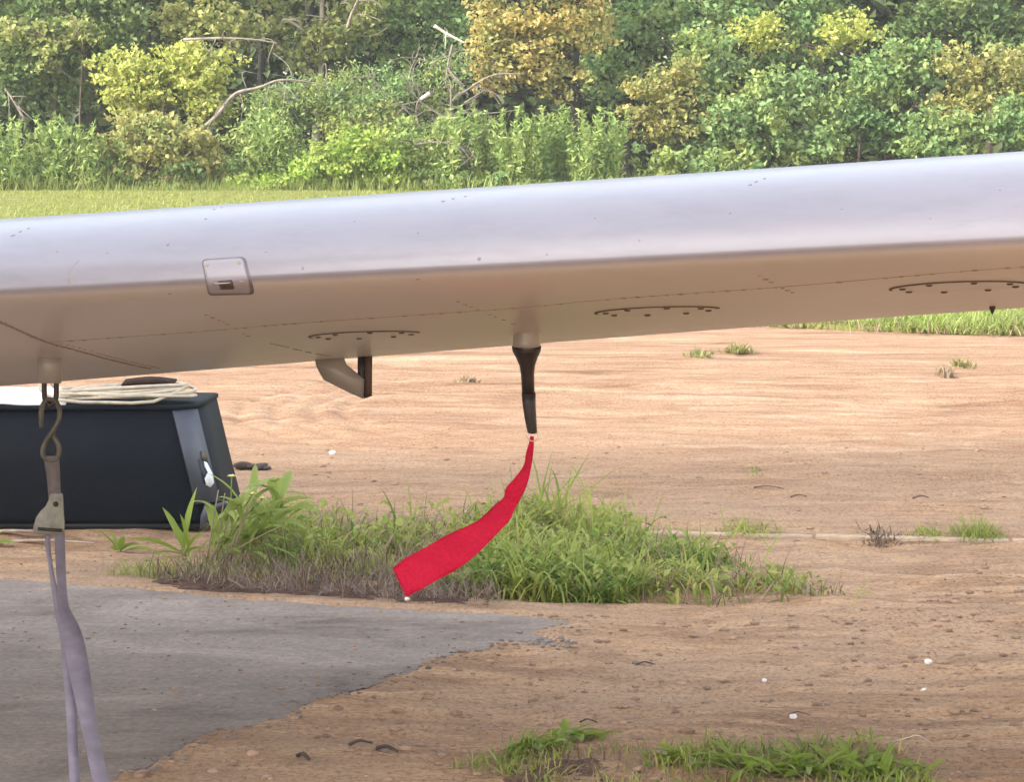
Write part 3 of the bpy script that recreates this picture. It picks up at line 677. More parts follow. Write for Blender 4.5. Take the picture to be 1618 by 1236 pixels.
def leaf_cloud(centers, size, up=.6, elong=1.6, fold=.25, dirn=None, tilt=.7):
    """folded four-corner leaves: returns verts, tris"""
    n = len(centers); size = np.broadcast_to(size, (n,)) * (.45 + .95 * rng.random(n) ** 1.4)
    nr = rng.normal(0, tilt, (n, 3)); nr[:, 2] += up; nr[:, 1] -= .25; nr /= np.linalg.norm(nr, axis=1)[:, None]
    d = rng.normal(0, 1, (n, 3)); d[:, 2] -= .4
    if dirn is not None: d = dirn + rng.normal(0, .35, (n, 3))
    d -= nr * (d * nr).sum(1)[:, None]; d /= np.linalg.norm(d, axis=1)[:, None]; s = np.cross(nr, d)
    L = size[:, None] * elong ** .5; W = size[:, None] / elong ** .5
    a = centers - d * L / 2; c = centers + d * L / 2; f = nr * W * fold
    l = centers - d * L * .08 - s * W / 2 + f; r = centers - d * L * .08 + s * W / 2 + f
    V = np.stack([a, l, c, r], 1).reshape(-1, 3); o_ = np.arange(n)[:, None] * 4
    return V, np.concatenate([o_ + np.array([0, 2, 1]), o_ + np.array([0, 3, 2])])

# ---------------------------------------------------------------- blades, leaves, weeds
def blades(name, base, hts, width, material, lean=.5, droop=.5, parent=None, seg=4, dirn=None):
    base = np.asarray(base, float); n = len(base); hts = np.broadcast_to(hts, (n,)); width = np.broadcast_to(width, (n,))
    az = rng.uniform(0, 2 * math.pi, n) if dirn is None else dirn + rng.normal(0, .6, n)
    ln = np.abs(rng.normal(0, lean, n)) + .05 if lean < 1.3 else rng.uniform(1.25, 1.62, n); dr = np.abs(rng.normal(droop, .4 * droop + .01, n))
    d = np.stack([np.cos(az), np.sin(az), np.zeros(n)], 1); fz = az + math.pi / 2 + rng.normal(0, .7, n); s = np.stack([np.cos(fz), np.sin(fz), np.zeros(n)], 1)
    pos = base.copy(); V = []; step = hts / seg
    for i in range(seg + 1):
        w = width * (1 - (i / seg) ** 1.6) * (.7 + .3 * min(1, i))
        if i < seg: V.append(pos - s * w[:, None] / 2); V.append(pos + s * w[:, None] / 2)
        else: V.append(pos.copy())
        th = np.clip(ln + dr * i / seg * 1.6, 0, 2.4); pos = pos + (np.sin(th)[:, None] * d + np.cos(th)[:, None] * np.array([0, 0, 1.0])) * step[:, None]
    k = 2 * seg + 1; V = np.stack(V, 1).reshape(-1, 3); o_ = np.arange(n)[:, None] * k
    q = np.concatenate([o_ + np.array([2 * i, 2 * i + 1, 2 * i + 3, 2 * i + 2]) for i in range(seg - 1)]); t = o_ + np.array([2 * seg - 2, 2 * seg - 1, 2 * seg])
    return mesh_np(name, V, [q, t], material, parent)
def scatter_px(poly_px, n, dens=None):
    P = np.array([G(x, y)[:2] for x, y in poly_px]); lo, hi = P.min(0), P.max(0); out = []
    while len(out) < n:
        c = rng.uniform(lo, hi, (n * 2, 2)); k = inside(c[:, 0], c[:, 1], P); c = c[k]
        if dens is not None and len(c): c = c[rng.random(len(c)) < dens(c)]
        out.extend(c.tolist())
    out = np.array(out[:n]); return np.column_stack([out, hgt(out[:, 0], out[:, 1])])
def pxof(p):
    d = np.asarray(p) - np.array([0, 0, H]); z = d[:, 1] * cp - d[:, 2] * sp_; return 809 + F * d[:, 0] / z

# humus bank at the foot of the weeds
def mound(name, poly_px, hz, material, seed, step=.014):
    P = np.array([G(x, y)[:2] for x, y in poly_px]); lo, hi = P.min(0) - .05, P.max(0) + .05
    xs_, ys_ = np.arange(lo[0], hi[0], step), np.arange(lo[1], hi[1], step); X_, Y_ = np.meshgrid(xs_, ys_)
    dmin = np.full(X_.shape, 9.)
    for i in range(len(P)):
        a, b = P[i], P[(i + 1) % len(P)]; ab = b - a; t = np.clip(((X_ - a[0]) * ab[0] + (Y_ - a[1]) * ab[1]) / (ab @ ab), 0, 1)
        dmin = np.minimum(dmin, np.hypot(X_ - a[0] - t * ab[0], Y_ - a[1] - t * ab[1]))
    sd_ = np.where(inside(X_, Y_, P), dmin, -dmin) + fbm(X_ * 9, Y_ * 9, seed, 3) * .05
    Z_ = hgt(X_, Y_) - .012 + np.clip(sd_ / .10, -.3, 1) * hz * (.7 + .9 * fbm(X_ * 5, Y_ * 8, seed + 2, 4)) + np.where(sd_ > 0, fbm(X_ * 30, Y_ * 40, seed + 4, 2) * .014, 0)
    nx_, ny_ = len(xs_), len(ys_); ii = np.arange(nx_ * ny_).reshape(ny_, nx_); q_ = np.stack([ii[:-1, :-1], ii[:-1, 1:], ii[1:, 1:], ii[1:, :-1]], -1).reshape(-1, 4)
    return tag(mesh_np(name, np.stack([X_, Y_, Z_], -1).reshape(-1, 3), [q_], material, smooth=True), kind='structure')
mound('soil_bank', [(205, 918), (300, 893), (450, 885), (640, 900), (780, 940), (795, 962), (700, 960), (600, 957), (480, 949), (350, 941), (230, 930)], .024, M_MOUND, 3)
mound('soil_bank', [(760, 1205), (900, 1188), (1000, 1195), (1040, 1225), (1000, 1255), (800, 1262), (720, 1240)], .02, simple('reddish_humus', (.135, .08, .06), .95, var=.45, scale=30, bmp=1.0, spec=.1), 13)

rt = scatter_px([(215, 922), (320, 895), (480, 888), (650, 905), (790, 945), (790, 964), (600, 955), (400, 942)], 2600); rt[:, 2] += .016
tag(blades('dry_roots', rt, rng.uniform(.02, .11, len(rt)), .0032, M_ROOT, 1.05, .5), 'brown dead root fibres matted along the apron edge below the grass', 'roots', kind='stuff')

front = np.array([(150, 905), (330, 888), (520, 905), (620, 905), (720, 936), (850, 943), (1000, 950), (1150, 956), (1250, 955), (1350, 948)])
gpoly = [(330, 882), (520, 895), (640, 902), (720, 932), (850, 940), (1000, 947), (1150, 953), (1300, 952), (1352, 944), (1300, 925), (1200, 905), (1100, 872), (1000, 850), (880, 838), (700, 835), (520, 835), (400, 838)]
patchy = lambda c: np.clip(.40 + 2.2 * fbm(c[:, 0] * 4.5, c[:, 1] * 5.5, 61, 3), .03, 1)
b = scatter_px(gpoly, 5600, patchy); px = pxof(b)
hm = np.interp(px, [330, 420, 560, 700, 850, 960, 1060, 1180, 1280, 1350], [.17, .18, .13, .15, .20, .20, .15, .10, .08, .05]) * (1 + .8 * fbm(b[:, 0] * 6, b[:, 1] * 4, 33, 3))
tag(blades('tall_grass', b, np.clip(hm, .03, None) * rng.uniform(.3, 1.2, len(b)), rng.uniform(.004, .013, len(b)), M_GRASS, .6, 1.35, seg=5), 'unkempt green grass patch along the dirt behind the asphalt edge', 'grass', kind='stuff')
b = scatter_px(gpoly, 3000, patchy); px = pxof(b)
hm = np.interp(px, [330, 420, 560, 700, 850, 960, 1060, 1180, 1280, 1350], [.15, .16, .11, .11, .12, .12, .09, .06, .04, .03]); b[:, 2] += hm * rng.random(len(b)) ** .8
V, t = leaf_cloud(b, .020, .7, 2.2, .3); tag(mesh_np('leafy_ground_cover', V, [t], M_WEEDLET), 'small leafy weeds mixed through the green grass patch', 'weeds', kind='stuff')
b = scatter_px(gpoly, 2600); px = pxof(b)
tag(blades('dry_grass', b, rng.uniform(.06, .2, len(b)) * np.interp(px, [330, 900, 1200, 1350], [1, .9, .7, .4]), rng.uniform(.003, .006, len(b)), M_STRAW, .8, .8), 'straw coloured dry stalks tangled through the green grass patch', 'dry grass', kind='stuff')
b = scatter_px([(160, 905), (340, 880), (620, 890), (640, 915), (400, 916), (250, 915)], 1300)
tag(blades('thin_grass', b, rng.uniform(.03, .09, len(b)), .004, M_GRASS, .9, .6), 'thin sparse grass on the dirt in front of the black box', 'grass', kind='stuff')

def leaf_blade(g, base, d, L, W, bend, tw=0.0, seg=7, fold=.25, taper=(.0, .35), wav=.0):
    """one strap leaf: folded along its midrib"""
    d = np.array(d, float); d /= np.linalg.norm(d); side = np.cross(d, (0, 0, 1)); side /= np.linalg.norm(side) + 1e-9
    side = side * math.cos(tw) + np.cross(d, side) * math.sin(tw); pos = np.asarray(base, float).copy(); V = []; up0 = np.cross(side, d)
    th = 0
    for i in range(seg + 1):
        s = i / seg; w = W * (math.sin(math.pi * min(1, s * .93 + .07)) ** .7) * (.35 + .65 * min(1, s * 2.2)) * (1 + wav * random.uniform(-1, 1))
        dd = d * math.cos(bend * s) - up0 * math.sin(bend * s); upn = np.cross(side, dd)
        V += [pos - side * w / 2 + upn * w * fold, pos, pos + side * w / 2 + upn * w * fold]; pos = pos + dd * L / seg
    q = []
    for i in range(seg):
        q += [(3 * i, 3 * i + 1, 3 * i + 4, 3 * i + 3), (3 * i + 1, 3 * i + 2, 3 * i + 5, 3 * i + 4)]
    g.add(V, q)
def weed(name, px, py, leaves, label, cat, group=None, material=M_WEED, wav=.15):
    base = G(px, py); base[2] = hgt(base[0], base[1]); e = empty(name, tuple(base)); tag(e, label, cat, group)
    for (dx, dz, dy, L, W, bend) in leaves:
        g = Geo(); leaf_blade(g, base + rng.normal(0, .006, 3) * (1, 1, 0), (dx, dy, dz), L, W, bend, random.uniform(-.5, .5), wav=wav); g.build('leaf', material, e)
    return e
weed('rosette_weed', 292, 872, [(-.9, .55, -.2, .19, .034, .5), (-.35, .9, .1, .17, .030, .3), (-.1, 1, -.1, .14, .028, .2), (.12, 1, .1, .22, .030, .2), (.35, .7, -.2, .12, .024, .5), (-.7, .3, -.4, .12, .026, .5), (.6, .5, -.3, .10, .022, .7)], 'broad leaved green weed standing before the corner of the black box', 'weed', 'broad leaved weeds by the black box')
weed('rosette_weed', 190, 862, [(-.6, .8, 0, .10, .022, .2), (.1, .8, -.2, .06, .026, .4), (.6, .45, -.2, .09, .026, .6), (-.3, .4, -.5, .07, .026, .7), (.9, .25, -.1, .10, .024, .5), (-.2, .9, .2, .07, .02, .3)], 'small low weed with pale shoot in front of the black box', 'weed', 'broad leaved weeds by the black box')
weed('rosette_weed', -22, 856, [(.6, .7, 0, .10, .02, .7), (.8, .35, -.2, .10, .02, .7), (.2, 1, 0, .10, .02, .4), (-.5, .6, 0, .12, .03, .5)], 'half hidden weed with drooping tips at the left end of the black box', 'weed', 'broad leaved weeds by the black box')
# big wind-bent weed
base = G(345, 893); base[2] = .03; bw = empty('strap_leaf_weed', tuple(base)); tag(bw, 'large wind bent weed with wide yellow green leaves beside the black box', 'weed')
for i in range(64):
    a = random.uniform(.0, 1.3); L = random.uniform(.09, .25); y_ = random.uniform(-.5, .4); up_ = random.random() ** 1.4 * .13
    g = Geo(); leaf_blade(g, base + np.array([random.uniform(-.06, .12) + up_ * .8, random.uniform(-.05, .08), up_]), (math.sin(a) + random.uniform(-.35, .2), y_, math.cos(a) + .1), L, random.uniform(.014, .036), random.uniform(.6, 2.0), random.uniform(-1.1, 1.1), wav=.3); g.build('leaf', M_BIGWEED, bw)
for i in range(6):
    a = random.uniform(.1, 1.0); g = Geo(); d_ = np.array([math.sin(a), random.uniform(-.3, .1), math.cos(a)]); P_ = [base + np.array([-.03 + .014 * i, -.03, -.01]) + d_ * s + np.array([0, 0, -.5 * s * s]) for s in np.linspace(0, .24, 6)]
    g.tube(P_, np.linspace(.0032, .0018, 6), 6); g.build('stalk', M_STRAW, bw, True)
for px_, py_ in ((366, 755), (398, 783), (414, 790), (383, 812)):
    c = at(px_, py_, base[1] + .03); g = Geo(); P_ = cr([base + np.array([0, .03, 0]), (base + c) / 2 + np.array([.015, 0, .03]), c], 5); g.tube(P_, .0022, 5); s_ = g.build('flower_stalk', M_WEED, bw)
    g = Geo()
    for k in range(9): leaf_blade(g, c, (math.cos(k * .7), math.sin(k * .7) * .8 - .2, .55), .016, .009, .4, seg=3)
    g.build('blossom', M_FLOWER, s_)
# tall crossing stems above the grass
STEM_LABELS = ['left one of the two tall crossing grass stems right of the ribbon', 'right leaning one of the two tall crossing grass stems', 'grass stem leaning left just right of the crossing pair', 'grass stem leaning right just past the crossing pair',
               'short upright grass stem in front of the left end of the edging', 'grass stem slanting right before the left end of the edging', 'arched grass stem just left of the red ribbon', 'grass stem slanting right in the patch well left of the ribbon',
               'grass stem slanting left close behind the red ribbon', 'last lone grass blade at the right tip of the grass patch', 'curled grass stem close to the right side of the ribbon', 'slanted stem over the thinning right part of the grass patch', 'grass stem between the crossing pair and the edging end']
for i, (bx, by, tx, ty, bend) in enumerate([(938, 850, 932, 755, .2), (925, 870, 977, 757, .25), (1010, 860, 985, 790, .3), (1020, 850, 1045, 775, .3), (1150, 845, 1138, 795, .2), (1150, 850, 1178, 808, .3), (760, 830, 740, 770, .5), (640, 830, 668, 778, .3), (720, 850, 700, 800, .3), (1340, 948, 1372, 912, .2), (860, 830, 835, 775, .8), (1200, 880, 1236, 835, .3), (1090, 870, 1125, 815, .4)]):
    b0 = G(bx, by + 20); b0[2] = 0; tip = at(tx, ty, b0[1]); e = empty('wild_grass', tuple(b0))
    tag(e, STEM_LABELS[i], 'grass', 'tall grass stems over the grass patch', 'thing')
    d_ = tip - b0; L = np.linalg.norm(d_); g = Geo(); leaf_blade(g, b0, d_, L * 1.03, .011, bend * .4, random.uniform(-.4, .4), fold=.3); g.build('leaf', M_GRASS, e)
    g = Geo(); leaf_blade(g, b0 + d_ * .45, d_ / L + np.array([random.choice((-.8, .8)), 0, -.1]), L * .4, .009, .7); g.build('leaf', M_GRASS, e)

def tuft(name, px0, px1, py, n, h, label, cat, material, group=None, w=.005, lean=.7, depth=.12, droop=.6):
    c0, c1 = G(px0, py), G(px1, py); b = np.column_stack([(c0[0] + c1[0]) / 2 + (c1[0] - c0[0]) / 2 * (rng.random(n) + rng.random(n) - 1), c0[1] + rng.normal(0, depth / 2, n), np.zeros(n)]); b[:, 2] = hgt(b[:, 0], b[:, 1]) - .004
    xm = np.abs((b[:, 0] - (c0[0] + c1[0]) / 2) / (c1[0] - c0[0]) * 2); hh = h * rng.uniform(.35, 1.1, n) * (1 - .6 * xm ** 2)
    return tag(blades(name, b, hh, w * rng.uniform(.7, 1.3, n), material, lean, droop), label, cat, group, 'thing')
tuft('grass_tuft', 1500, 1588, 843, 420, .085, 'bright green grass tuft growing along the pale concrete edging', 'grass tuft', M_LAWNG)
tuft('grass_tuft', 1428, 1505, 842, 220, .045, 'low grass tuft between the dead brown plant and the bright green tuft', 'grass tuft', M_GRASS)
tuft('dead_plant', 1345, 1432, 845, 260, .06, 'dead brown curled plant lying at the concrete edging', 'dead plant', M_ROOT, None, .006, 1.0)
tuft('grass_tuft', 1120, 1245, 836, 300, .05, 'low tuft of short grass at the left end of the concrete edging', 'grass tuft', M_GRASS)
tuft('grass_tuft', 1080, 1130, 566, 90, .06, 'small dull weed tuft out on the pale dirt road below the wing', 'grass tuft', leaf_mat('dull_tuft_leaf', [(.18, .20, .06), (.28, .28, .11), (.24, .2, .1)]), None, .014)
tuft('grass_tuft', 1135, 1195, 560, 220, .08, 'taller olive weed tuft on the dirt road beside the small dull one', 'grass tuft', leaf_mat('olive_tuft_leaf', [(.18, .18, .05), (.26, .25, .09), (.3, .25, .12)]), None, .014)
tuft('grass_tuft', 1490, 1545, 580, 90, .08, 'thin pale tuft on the dirt road in front of the green verge', 'grass tuft', bpy.data.materials['olive_tuft_leaf'], None, .012)
tuft('dead_plant', 1480, 1510, 592, 90, .09, 'small brown dead tuft on the dirt road near the verge', 'dead plant', M_STRAW, None, .012)
tuft('grass_tuft', 715, 760, 608, 70, .06, 'faint dry tuft on the dirt road between the bracket and the pitot mast', 'grass tuft', M_STRAW, None, .012)
tuft('grass_tuft', 1175, 1205, 745, 50, .03, 'tiny green sprout alone on the pale dirt', 'grass tuft', M_LAWNG)

# foreground weeds
def ground_weed(px, py, n, L, spread, label, material=M_WEED, up=.5, W=.018, group='leafy weeds in the near dirt'):
    base = G(px, py); base[2] = hgt(base[0], base[1]); e = empty('leafy_weed', tuple(base)); tag(e, label, 'weed', group)
    for i in range(n):
        a = random.uniform(0, 2 * math.pi); g = Geo(); p = base + np.array([random.uniform(-1, 1) * spread, random.uniform(-.5, .5) * spread, .004])
        leaf_blade(g, p, (math.cos(a), math.sin(a) * .7, random.uniform(.2, 1.3) * up), L * random.uniform(.5, 1.15), W * random.uniform(.6, 1.2), random.uniform(.3, 1.3), random.uniform(-.5, .5), wav=.25); g.build('leaf', material, e)
    return e
ground_weed(850, 1185, 26, .075, .055, 'flat leafy weed at the left end of the near weed row')
ground_weed(912, 1168, 22, .07, .04, 'upright weed with light tips behind the brown bank')
ground_weed(1060, 1206, 24, .07, .06, 'sparse weed with dry stalk in the middle of the near weed row')
ground_weed(1130, 1215, 22, .065, .05, 'small dark weed left of the brightest near clump')
ground_weed(1225, 1225, 60, .10, .085, 'brightest dense weed clump in the near dirt at the picture bottom', W=.016, up=.9)
ground_weed(1370, 1228, 46, .10, .085, 'dense green weed under the tall thin stem at the bottom', up=.8, W=.015)
ground_weed(1300, 1212, 26, .08, .06, 'dark green weed between the two dense near clumps', M_GRASS, .8)
ground_weed(1425, 1225, 20, .08, .05, 'trailing weed beside the pale bent dry stalk', up=.6)
b0 = G(1380, 1212); g = Geo(); P_ = cr([b0, b0 + (-.003, 0, .035), b0 + (-.008, .0, .085)], 6); g.tube(P_, .0024, 6); sm_ = empty('slender_weed', tuple(b0)); tag(sm_, 'single thin upright green weed above the near weeds', 'weed'); g.build('stalk', M_WEED, sm_)
for s_ in (-1, 1): g = Geo(); leaf_blade(g, b0 + (-.006, 0, .06), (s_, 0, .4), .035, .009, .6); g.build('leaf', M_WEED, sm_)
b = scatter_px([(715, 1218), (850, 1168), (1000, 1185), (1200, 1185), (1380, 1180), (1460, 1215), (1480, 1262), (900, 1262)], 2200, lambda c: np.clip(.66 + 1.6 * fbm(c[:, 0] * 7, c[:, 1] * 7, 71, 3), .03, 1))
tag(blades('low_grass', b, rng.uniform(.015, .06, len(b)), rng.uniform(.003, .006, len(b)), M_GRASS, .9, .7), 'short patchy grass between the near weeds', 'grass', kind='stuff')
b = scatter_px([(715, 1218), (850, 1168), (1000, 1185), (1200, 1185), (1380, 1180), (1460, 1215), (1480, 1262), (900, 1262)], 900)
tag(blades('dry_grass', b, rng.uniform(.02, .07, len(b)), rng.uniform(.002, .005, len(b)), M_STRAW, 1.1, .7), 'dry straw scattered among the near weeds', 'dry grass', kind='stuff')
b = np.concatenate([scatter_px([(60, 905), (200, 880), (420, 880), (400, 915), (150, 922)], 500), scatter_px([(560, 850), (900, 760), (1300, 840), (1350, 960), (1000, 965)], 700), scatter_px([(700, 990), (1618, 960), (1618, 1236), (600, 1236)], 700)])
tag(blades('straw_litter', b + np.array([0, 0, .003]), rng.uniform(.015, .06, len(b)), .0025, M_STRAW, 1.45, .2), 'loose bits of straw strewn over the brown dirt', 'straw', kind='stuff')

# ---------------------------------------------------------------- verge and lawn grass
def strip_blades(name, x0, x1, y0, y1, n, h, w, material, label, edge=None, lean=.5, droop=.5):
    b = np.column_stack([rng.uniform(x0, x1, n), y0 + (y1 - y0) * rng.random(n) ** 1.3, np.full(n, .02)])
    if edge is not None: b = b[b[:, 1] > edge(b[:, 0])]
    hh = h * rng.uniform(.4, 1.2, len(b)) * (1 + .9 * fbm(b[:, 0] * 1.2, b[:, 1] * .6, 17, 3))
    return tag(blades(name, b, np.clip(hh, .01, None), w * rng.uniform(.7, 1.4, len(b)), material, lean, droop, seg=3), label, 'grass', kind='stuff')
vx = [p[0] for p in lawn_poly[2:9]]; vy = [p[1] for p in lawn_poly[2:9]]
strip_blades('verge_grass', .2, 5, 15.1, 21, 26000, .13, .010, M_VERGE, 'rank light green grass verge at the far side of the dirt road', lambda x: np.interp(x, vx, vy) + .25 * fbm(x * 2, x * 0, 4, 3), .55, .7)
strip_blades('lawn_grass', -10, 3, 24, 39.4, 46000, .06, .012, M_LAWNG, 'mown yellow green lawn running up to the trees', None, .5, .4)
b = np.column_stack([rng.uniform(.2, 4.5, 5000), np.zeros(5000), np.full(5000, .01)]); b[:, 1] = np.interp(b[:, 0], vx, vy) - .05 + np.abs(rng.normal(0, .35, 5000)) + .16 * fbm(b[:, 0] * 3, b[:, 0] * 0, 4, 3)
tag(blades('edge_grass', b, rng.uniform(.05, .16, 5000), .010, M_VERGE, .6, .8, seg=3), 'ragged grass front of the far verge spilling onto the dirt', 'grass', kind='stuff')
b = np.column_stack([rng.uniform(.2, 4.5, 900), np.zeros(900), np.full(900, .01)]); b[:, 1] = np.interp(b[:, 0], vx, vy) + rng.normal(0, .12, 900)
tag(blades('dry_grass', b, rng.uniform(.04, .12, 900), .009, M_STRAW, .9, .7), 'dry brown fringe along the front of the grass verge', 'dry grass', kind='stuff')

# ---------------------------------------------------------------- stones, clods, twigs
def stone_mesh(g, c, r, sq=(1, 1, .6), seed=0, lev=2):
    bm = bmesh.new(); bmesh.ops.create_icosphere(bm, subdivisions=lev, radius=1.0); V = np.array([v.co[:] for v in bm.verts]); Fc = [tuple(v.index for v in f.verts) for f in bm.faces]; bm.free()
    k = 1 + .55 * fbm(V[:, 0] * 1.3 + seed * 7.1, V[:, 1] * 1.3 + V[:, 2] * 1.7 + seed, seed, 3); g.add(np.asarray(c) + V * k[:, None] * r * np.array(sq), t=Fc)
for i, (px, py, r, lab) in enumerate([(1253, 1135, .0085, 'round white pebble beside a dark twig in the near dirt'), (1467, 1049, .009, 'white pebble high in the brown dirt near the right edge'), (1459, 1086, .006, 'tiny pale pebble just below the white pebble on the right'), (525, 716, .012, 'lone pale pebble on the road beyond the grass patch'), (1208, 1070, .006, 'small beige pebble in the middle of the brown dirt')]):
    c = G(px, py); c[2] = hgt(c[0], c[1]) + r * .5; g = Geo(); stone_mesh(g, c, r, (1.1, .9, .8), i); tag(g.build('pebble', M_STONE, None, True), lab, 'pebble', 'pebbles on the dirt')
c = G(397, 741); g = Geo()
for dx, r in ((-.035, .030), (.0, .022), (.035, .026), (.06, .015)): stone_mesh(g, c + np.array([dx, random.uniform(-.02, .02), r * .35]), r, (1.2, 1, .55), int(dx * 100) + 9)
tag(g.build('dark_stone', M_DSTONE, None, True), 'dark brown lumpy stone on the road beside the black box', 'stone')
M_CHIP = simple('brown_bark_chip', (.13, .078, .055), .9, var=.4, scale=60, bmp=.8)
def twig(px, py, L, r, ang, label, material=M_DSTONE, group='twigs and bark on the near dirt', bendz=.006):
    c = G(px, py); c[2] = hgt(c[0], c[1]) + r * .8; d = np.array([math.cos(ang), math.sin(ang), 0]); g = Geo()
    g.tube(cr([c - d * L / 2, c - d * L * .1 + (0, .006, bendz), c + d * L * .2 + (0, -.004, bendz), c + d * L / 2], 4), np.linspace(r, r * .5, 13), 6, squash=.6); return tag(g.build('twig', material, None, True), label, 'twig', group)
twig(1262, 1128, .05, .0022, .1, 'thin dark twig lying right behind the round white pebble')
twig(612, 1197, .055, .008, -.5, 'thick dark bark chip below the apron edge')
twig(480, 1208, .045, .008, -.9, 'short dark bark chip nearest the apron corner')
twig(570, 1190, .05, .006, .3, 'flat brown bark chip beside the thick dark one')
twig(1020, 1045, .05, .003, .1, 'thin dark twig near the tip of the asphalt')
twig(930, 1138, .04, .003, -.1, 'thin twig above the flat leafy weed')
twig(1455, 783, .06, .006, .25, 'short brown stick lying on the pale road at the right', M_CHIP)
twig(1215, 774, .11, .005, -.3, 'longer brown stick lying on the pale road', M_CHIP)
twig(1262, 781, .06, .005, .2, 'small brown chip at the right end of the longer stick', M_CHIP)
twig(70, 853, .32, .010, -.05, 'long pale stick on the dirt before the black box', M_STICK)
twig(20, 846, .25, .012, .1, 'pale branch end on the dirt at the box foot', M_STICK)
b0 = G(1398, 1190); b0[2] = hgt(b0[0], b0[1]) + .004; g = Geo(); g.tube(cr([b0, b0 + (.05, .02, .008), b0 + (.075, .025, .012), b0 + (.10, -.02, .004)], 6), np.linspace(.004, .002, 19), 6, squash=.5); tag(g.build('dry_reed', M_STICK, None, True), 'pale bent dry stalk lying at the right end of the near weeds', 'reed')
g = Geo(); cl = np.concatenate([scatter_px([(350, 1180), (760, 1035), (930, 990), (1618, 960), (1618, 1240), (200, 1240)], 1300), scatter_px([(640, 980), (1350, 965), (1618, 870), (1618, 1000), (900, 990)], 350), scatter_px([(400, 860), (400, 700), (1618, 700), (1618, 860)], 420), scatter_px([(0, 850), (300, 860), (300, 905), (0, 908)], 150)])
for i, c in enumerate(cl):
    r = .0018 + .0105 * random.random() ** 5; stone_mesh(g, c + np.array([0, 0, r * .2]), r, (1.3, 1, .6), i % 37, 1)
tag(g.build('soil_clods', M_CLOD, None, True), 'small crumbs and clods of soil scattered over the dirt', 'clods', kind='stuff')
g = Geo(); cl = scatter_px([(-50, 925), (500, 962), (830, 985), (700, 1035), (300, 1165), (-50, 1236)], 420)
for i, c in enumerate(cl):
    r = .002 + .004 * random.random() ** 3; c = c.copy(); c[2] = .003 + r * .2; stone_mesh(g, c, r, (1.2, 1, .6), i % 37, 1)
tag(g.build('loose_grit', M_CLOD, None, True), 'loose grit and soil crumbs on the old asphalt', 'grit', kind='stuff')

g = Geo(); rim_ = [(906, 988), (868, 1012), (892, 1022), (868, 1027), (812, 1019), (760, 1030), (716, 1040), (655, 1064), (600, 1082), (545, 1097), (490, 1115), (452, 1140), (390, 1158), (340, 1168), (290, 1190), (230, 1216), (170, 1250)]
rp = cr([G(x, y) for x, y in rim_], 40)
for i in range(320):
    c = rp[random.randrange(len(rp))] + np.array([random.gauss(0, .03), random.gauss(0, .03), 0]); r = .002 + .007 * random.random() ** 3; c[2] = max(.003, float(hgt(np.array([c[0]]), np.array([c[1]]))[0])) + r * .25; stone_mesh(g, c, r, (1.2, 1, .6), i % 41, 1)
tag(g.build('asphalt_crumbs', M_CRUMB, None, True), 'dark crumbs broken off along the ragged edge of the asphalt', 'crumbs', kind='stuff')

# ---------------------------------------------------------------- trees and shrubs
def lobe_points(lobes, Yd, cover, leaf, clump, flat=.75):
    pts = []
    for (px, py, rx, ry, *k) in lobes:
        den = k[0] if k else 1.0
        c = at(px, py, Yd); s = Yd / F; R = np.array([rx * s, min(rx, ry) * s * flat + .1, ry * s])
        n = int(cover * den * math.pi * R[0] * R[2] / (leaf * leaf * .5)); nc = max(4, int(n / 26))
        u = rng.normal(0, 1, (nc, 3)); u /= np.linalg.norm(u, axis=1)[:, None]; u *= (rng.random(nc) ** .45 * np.where(rng.random(nc) < .18, rng.uniform(1.05, 1.4, nc), 1.0))[:, None]
        cc = c + u * R; j = rng.integers(0, nc, n); e = rng.normal(0, clump, (n, 3)) * np.array([1, 1, .55]); pts.append(cc[j] + e)
    P = np.concatenate(pts); return P[P[:, 2] > .02]
def tree(name, label, cat, bpx, Yd, lobes, material, leaf=.085, cover=3.0, clump=.11, trunk=None, bark=None, group=None, up=.6, elong=1.6, stem_name='trunk', leaf_name='crown', limbs=True):
    base = at(bpx, 300, Yd); base[2] = 0; e = empty(name, tuple(base)); tag(e, label, cat, group)
    leaf *= .84; P = lobe_points(lobes, Yd, cover * 1.75, leaf, clump); V, t = leaf_cloud(P, leaf, up, elong); mesh_np(leaf_name, V, [t], material, e)
    if trunk:
        r, top = trunk; tp = at(bpx + 12, top, Yd + .1) if not isinstance(top, tuple) else at(top[0], top[1], Yd + .1); g = Geo()
        mid = (base + tp) / 2 + np.array([random.uniform(-.12, .12), 0, 0]); P_ = cr([base - (0, 0, .05), base + (tp - base) * .25 + (random.uniform(-.06, .06), 0, 0), mid, tp], 5); g.tube(P_, np.linspace(r, r * .35, len(P_)), 8)
        if limbs:
            for (px, py, rx, ry, *k) in lobes:
                c = at(px, py, Yd) + rng.normal(0, .1, 3); i = int(np.argmin(np.abs(P_[:, 2] - (c[2] - .4)))); s = P_[i]; m1 = (s + c) / 2 + rng.normal(0, .12, 3)
                g.tube(cr([s, m1, c], 4), np.linspace(r * .45, r * .12, 9), 6)
                for w in range(3):
                    c2 = c + rng.normal(0, .3, 3) * np.array([rx / ry * .8, .6, .8]); g.tube(cr([m1, (m1 + c2) / 2 + rng.normal(0, .08, 3), c2], 3), np.linspace(r * .2, r * .05, 7), 5)
        g.build(stem_name, bark or M_BARK, e, True)
    return e
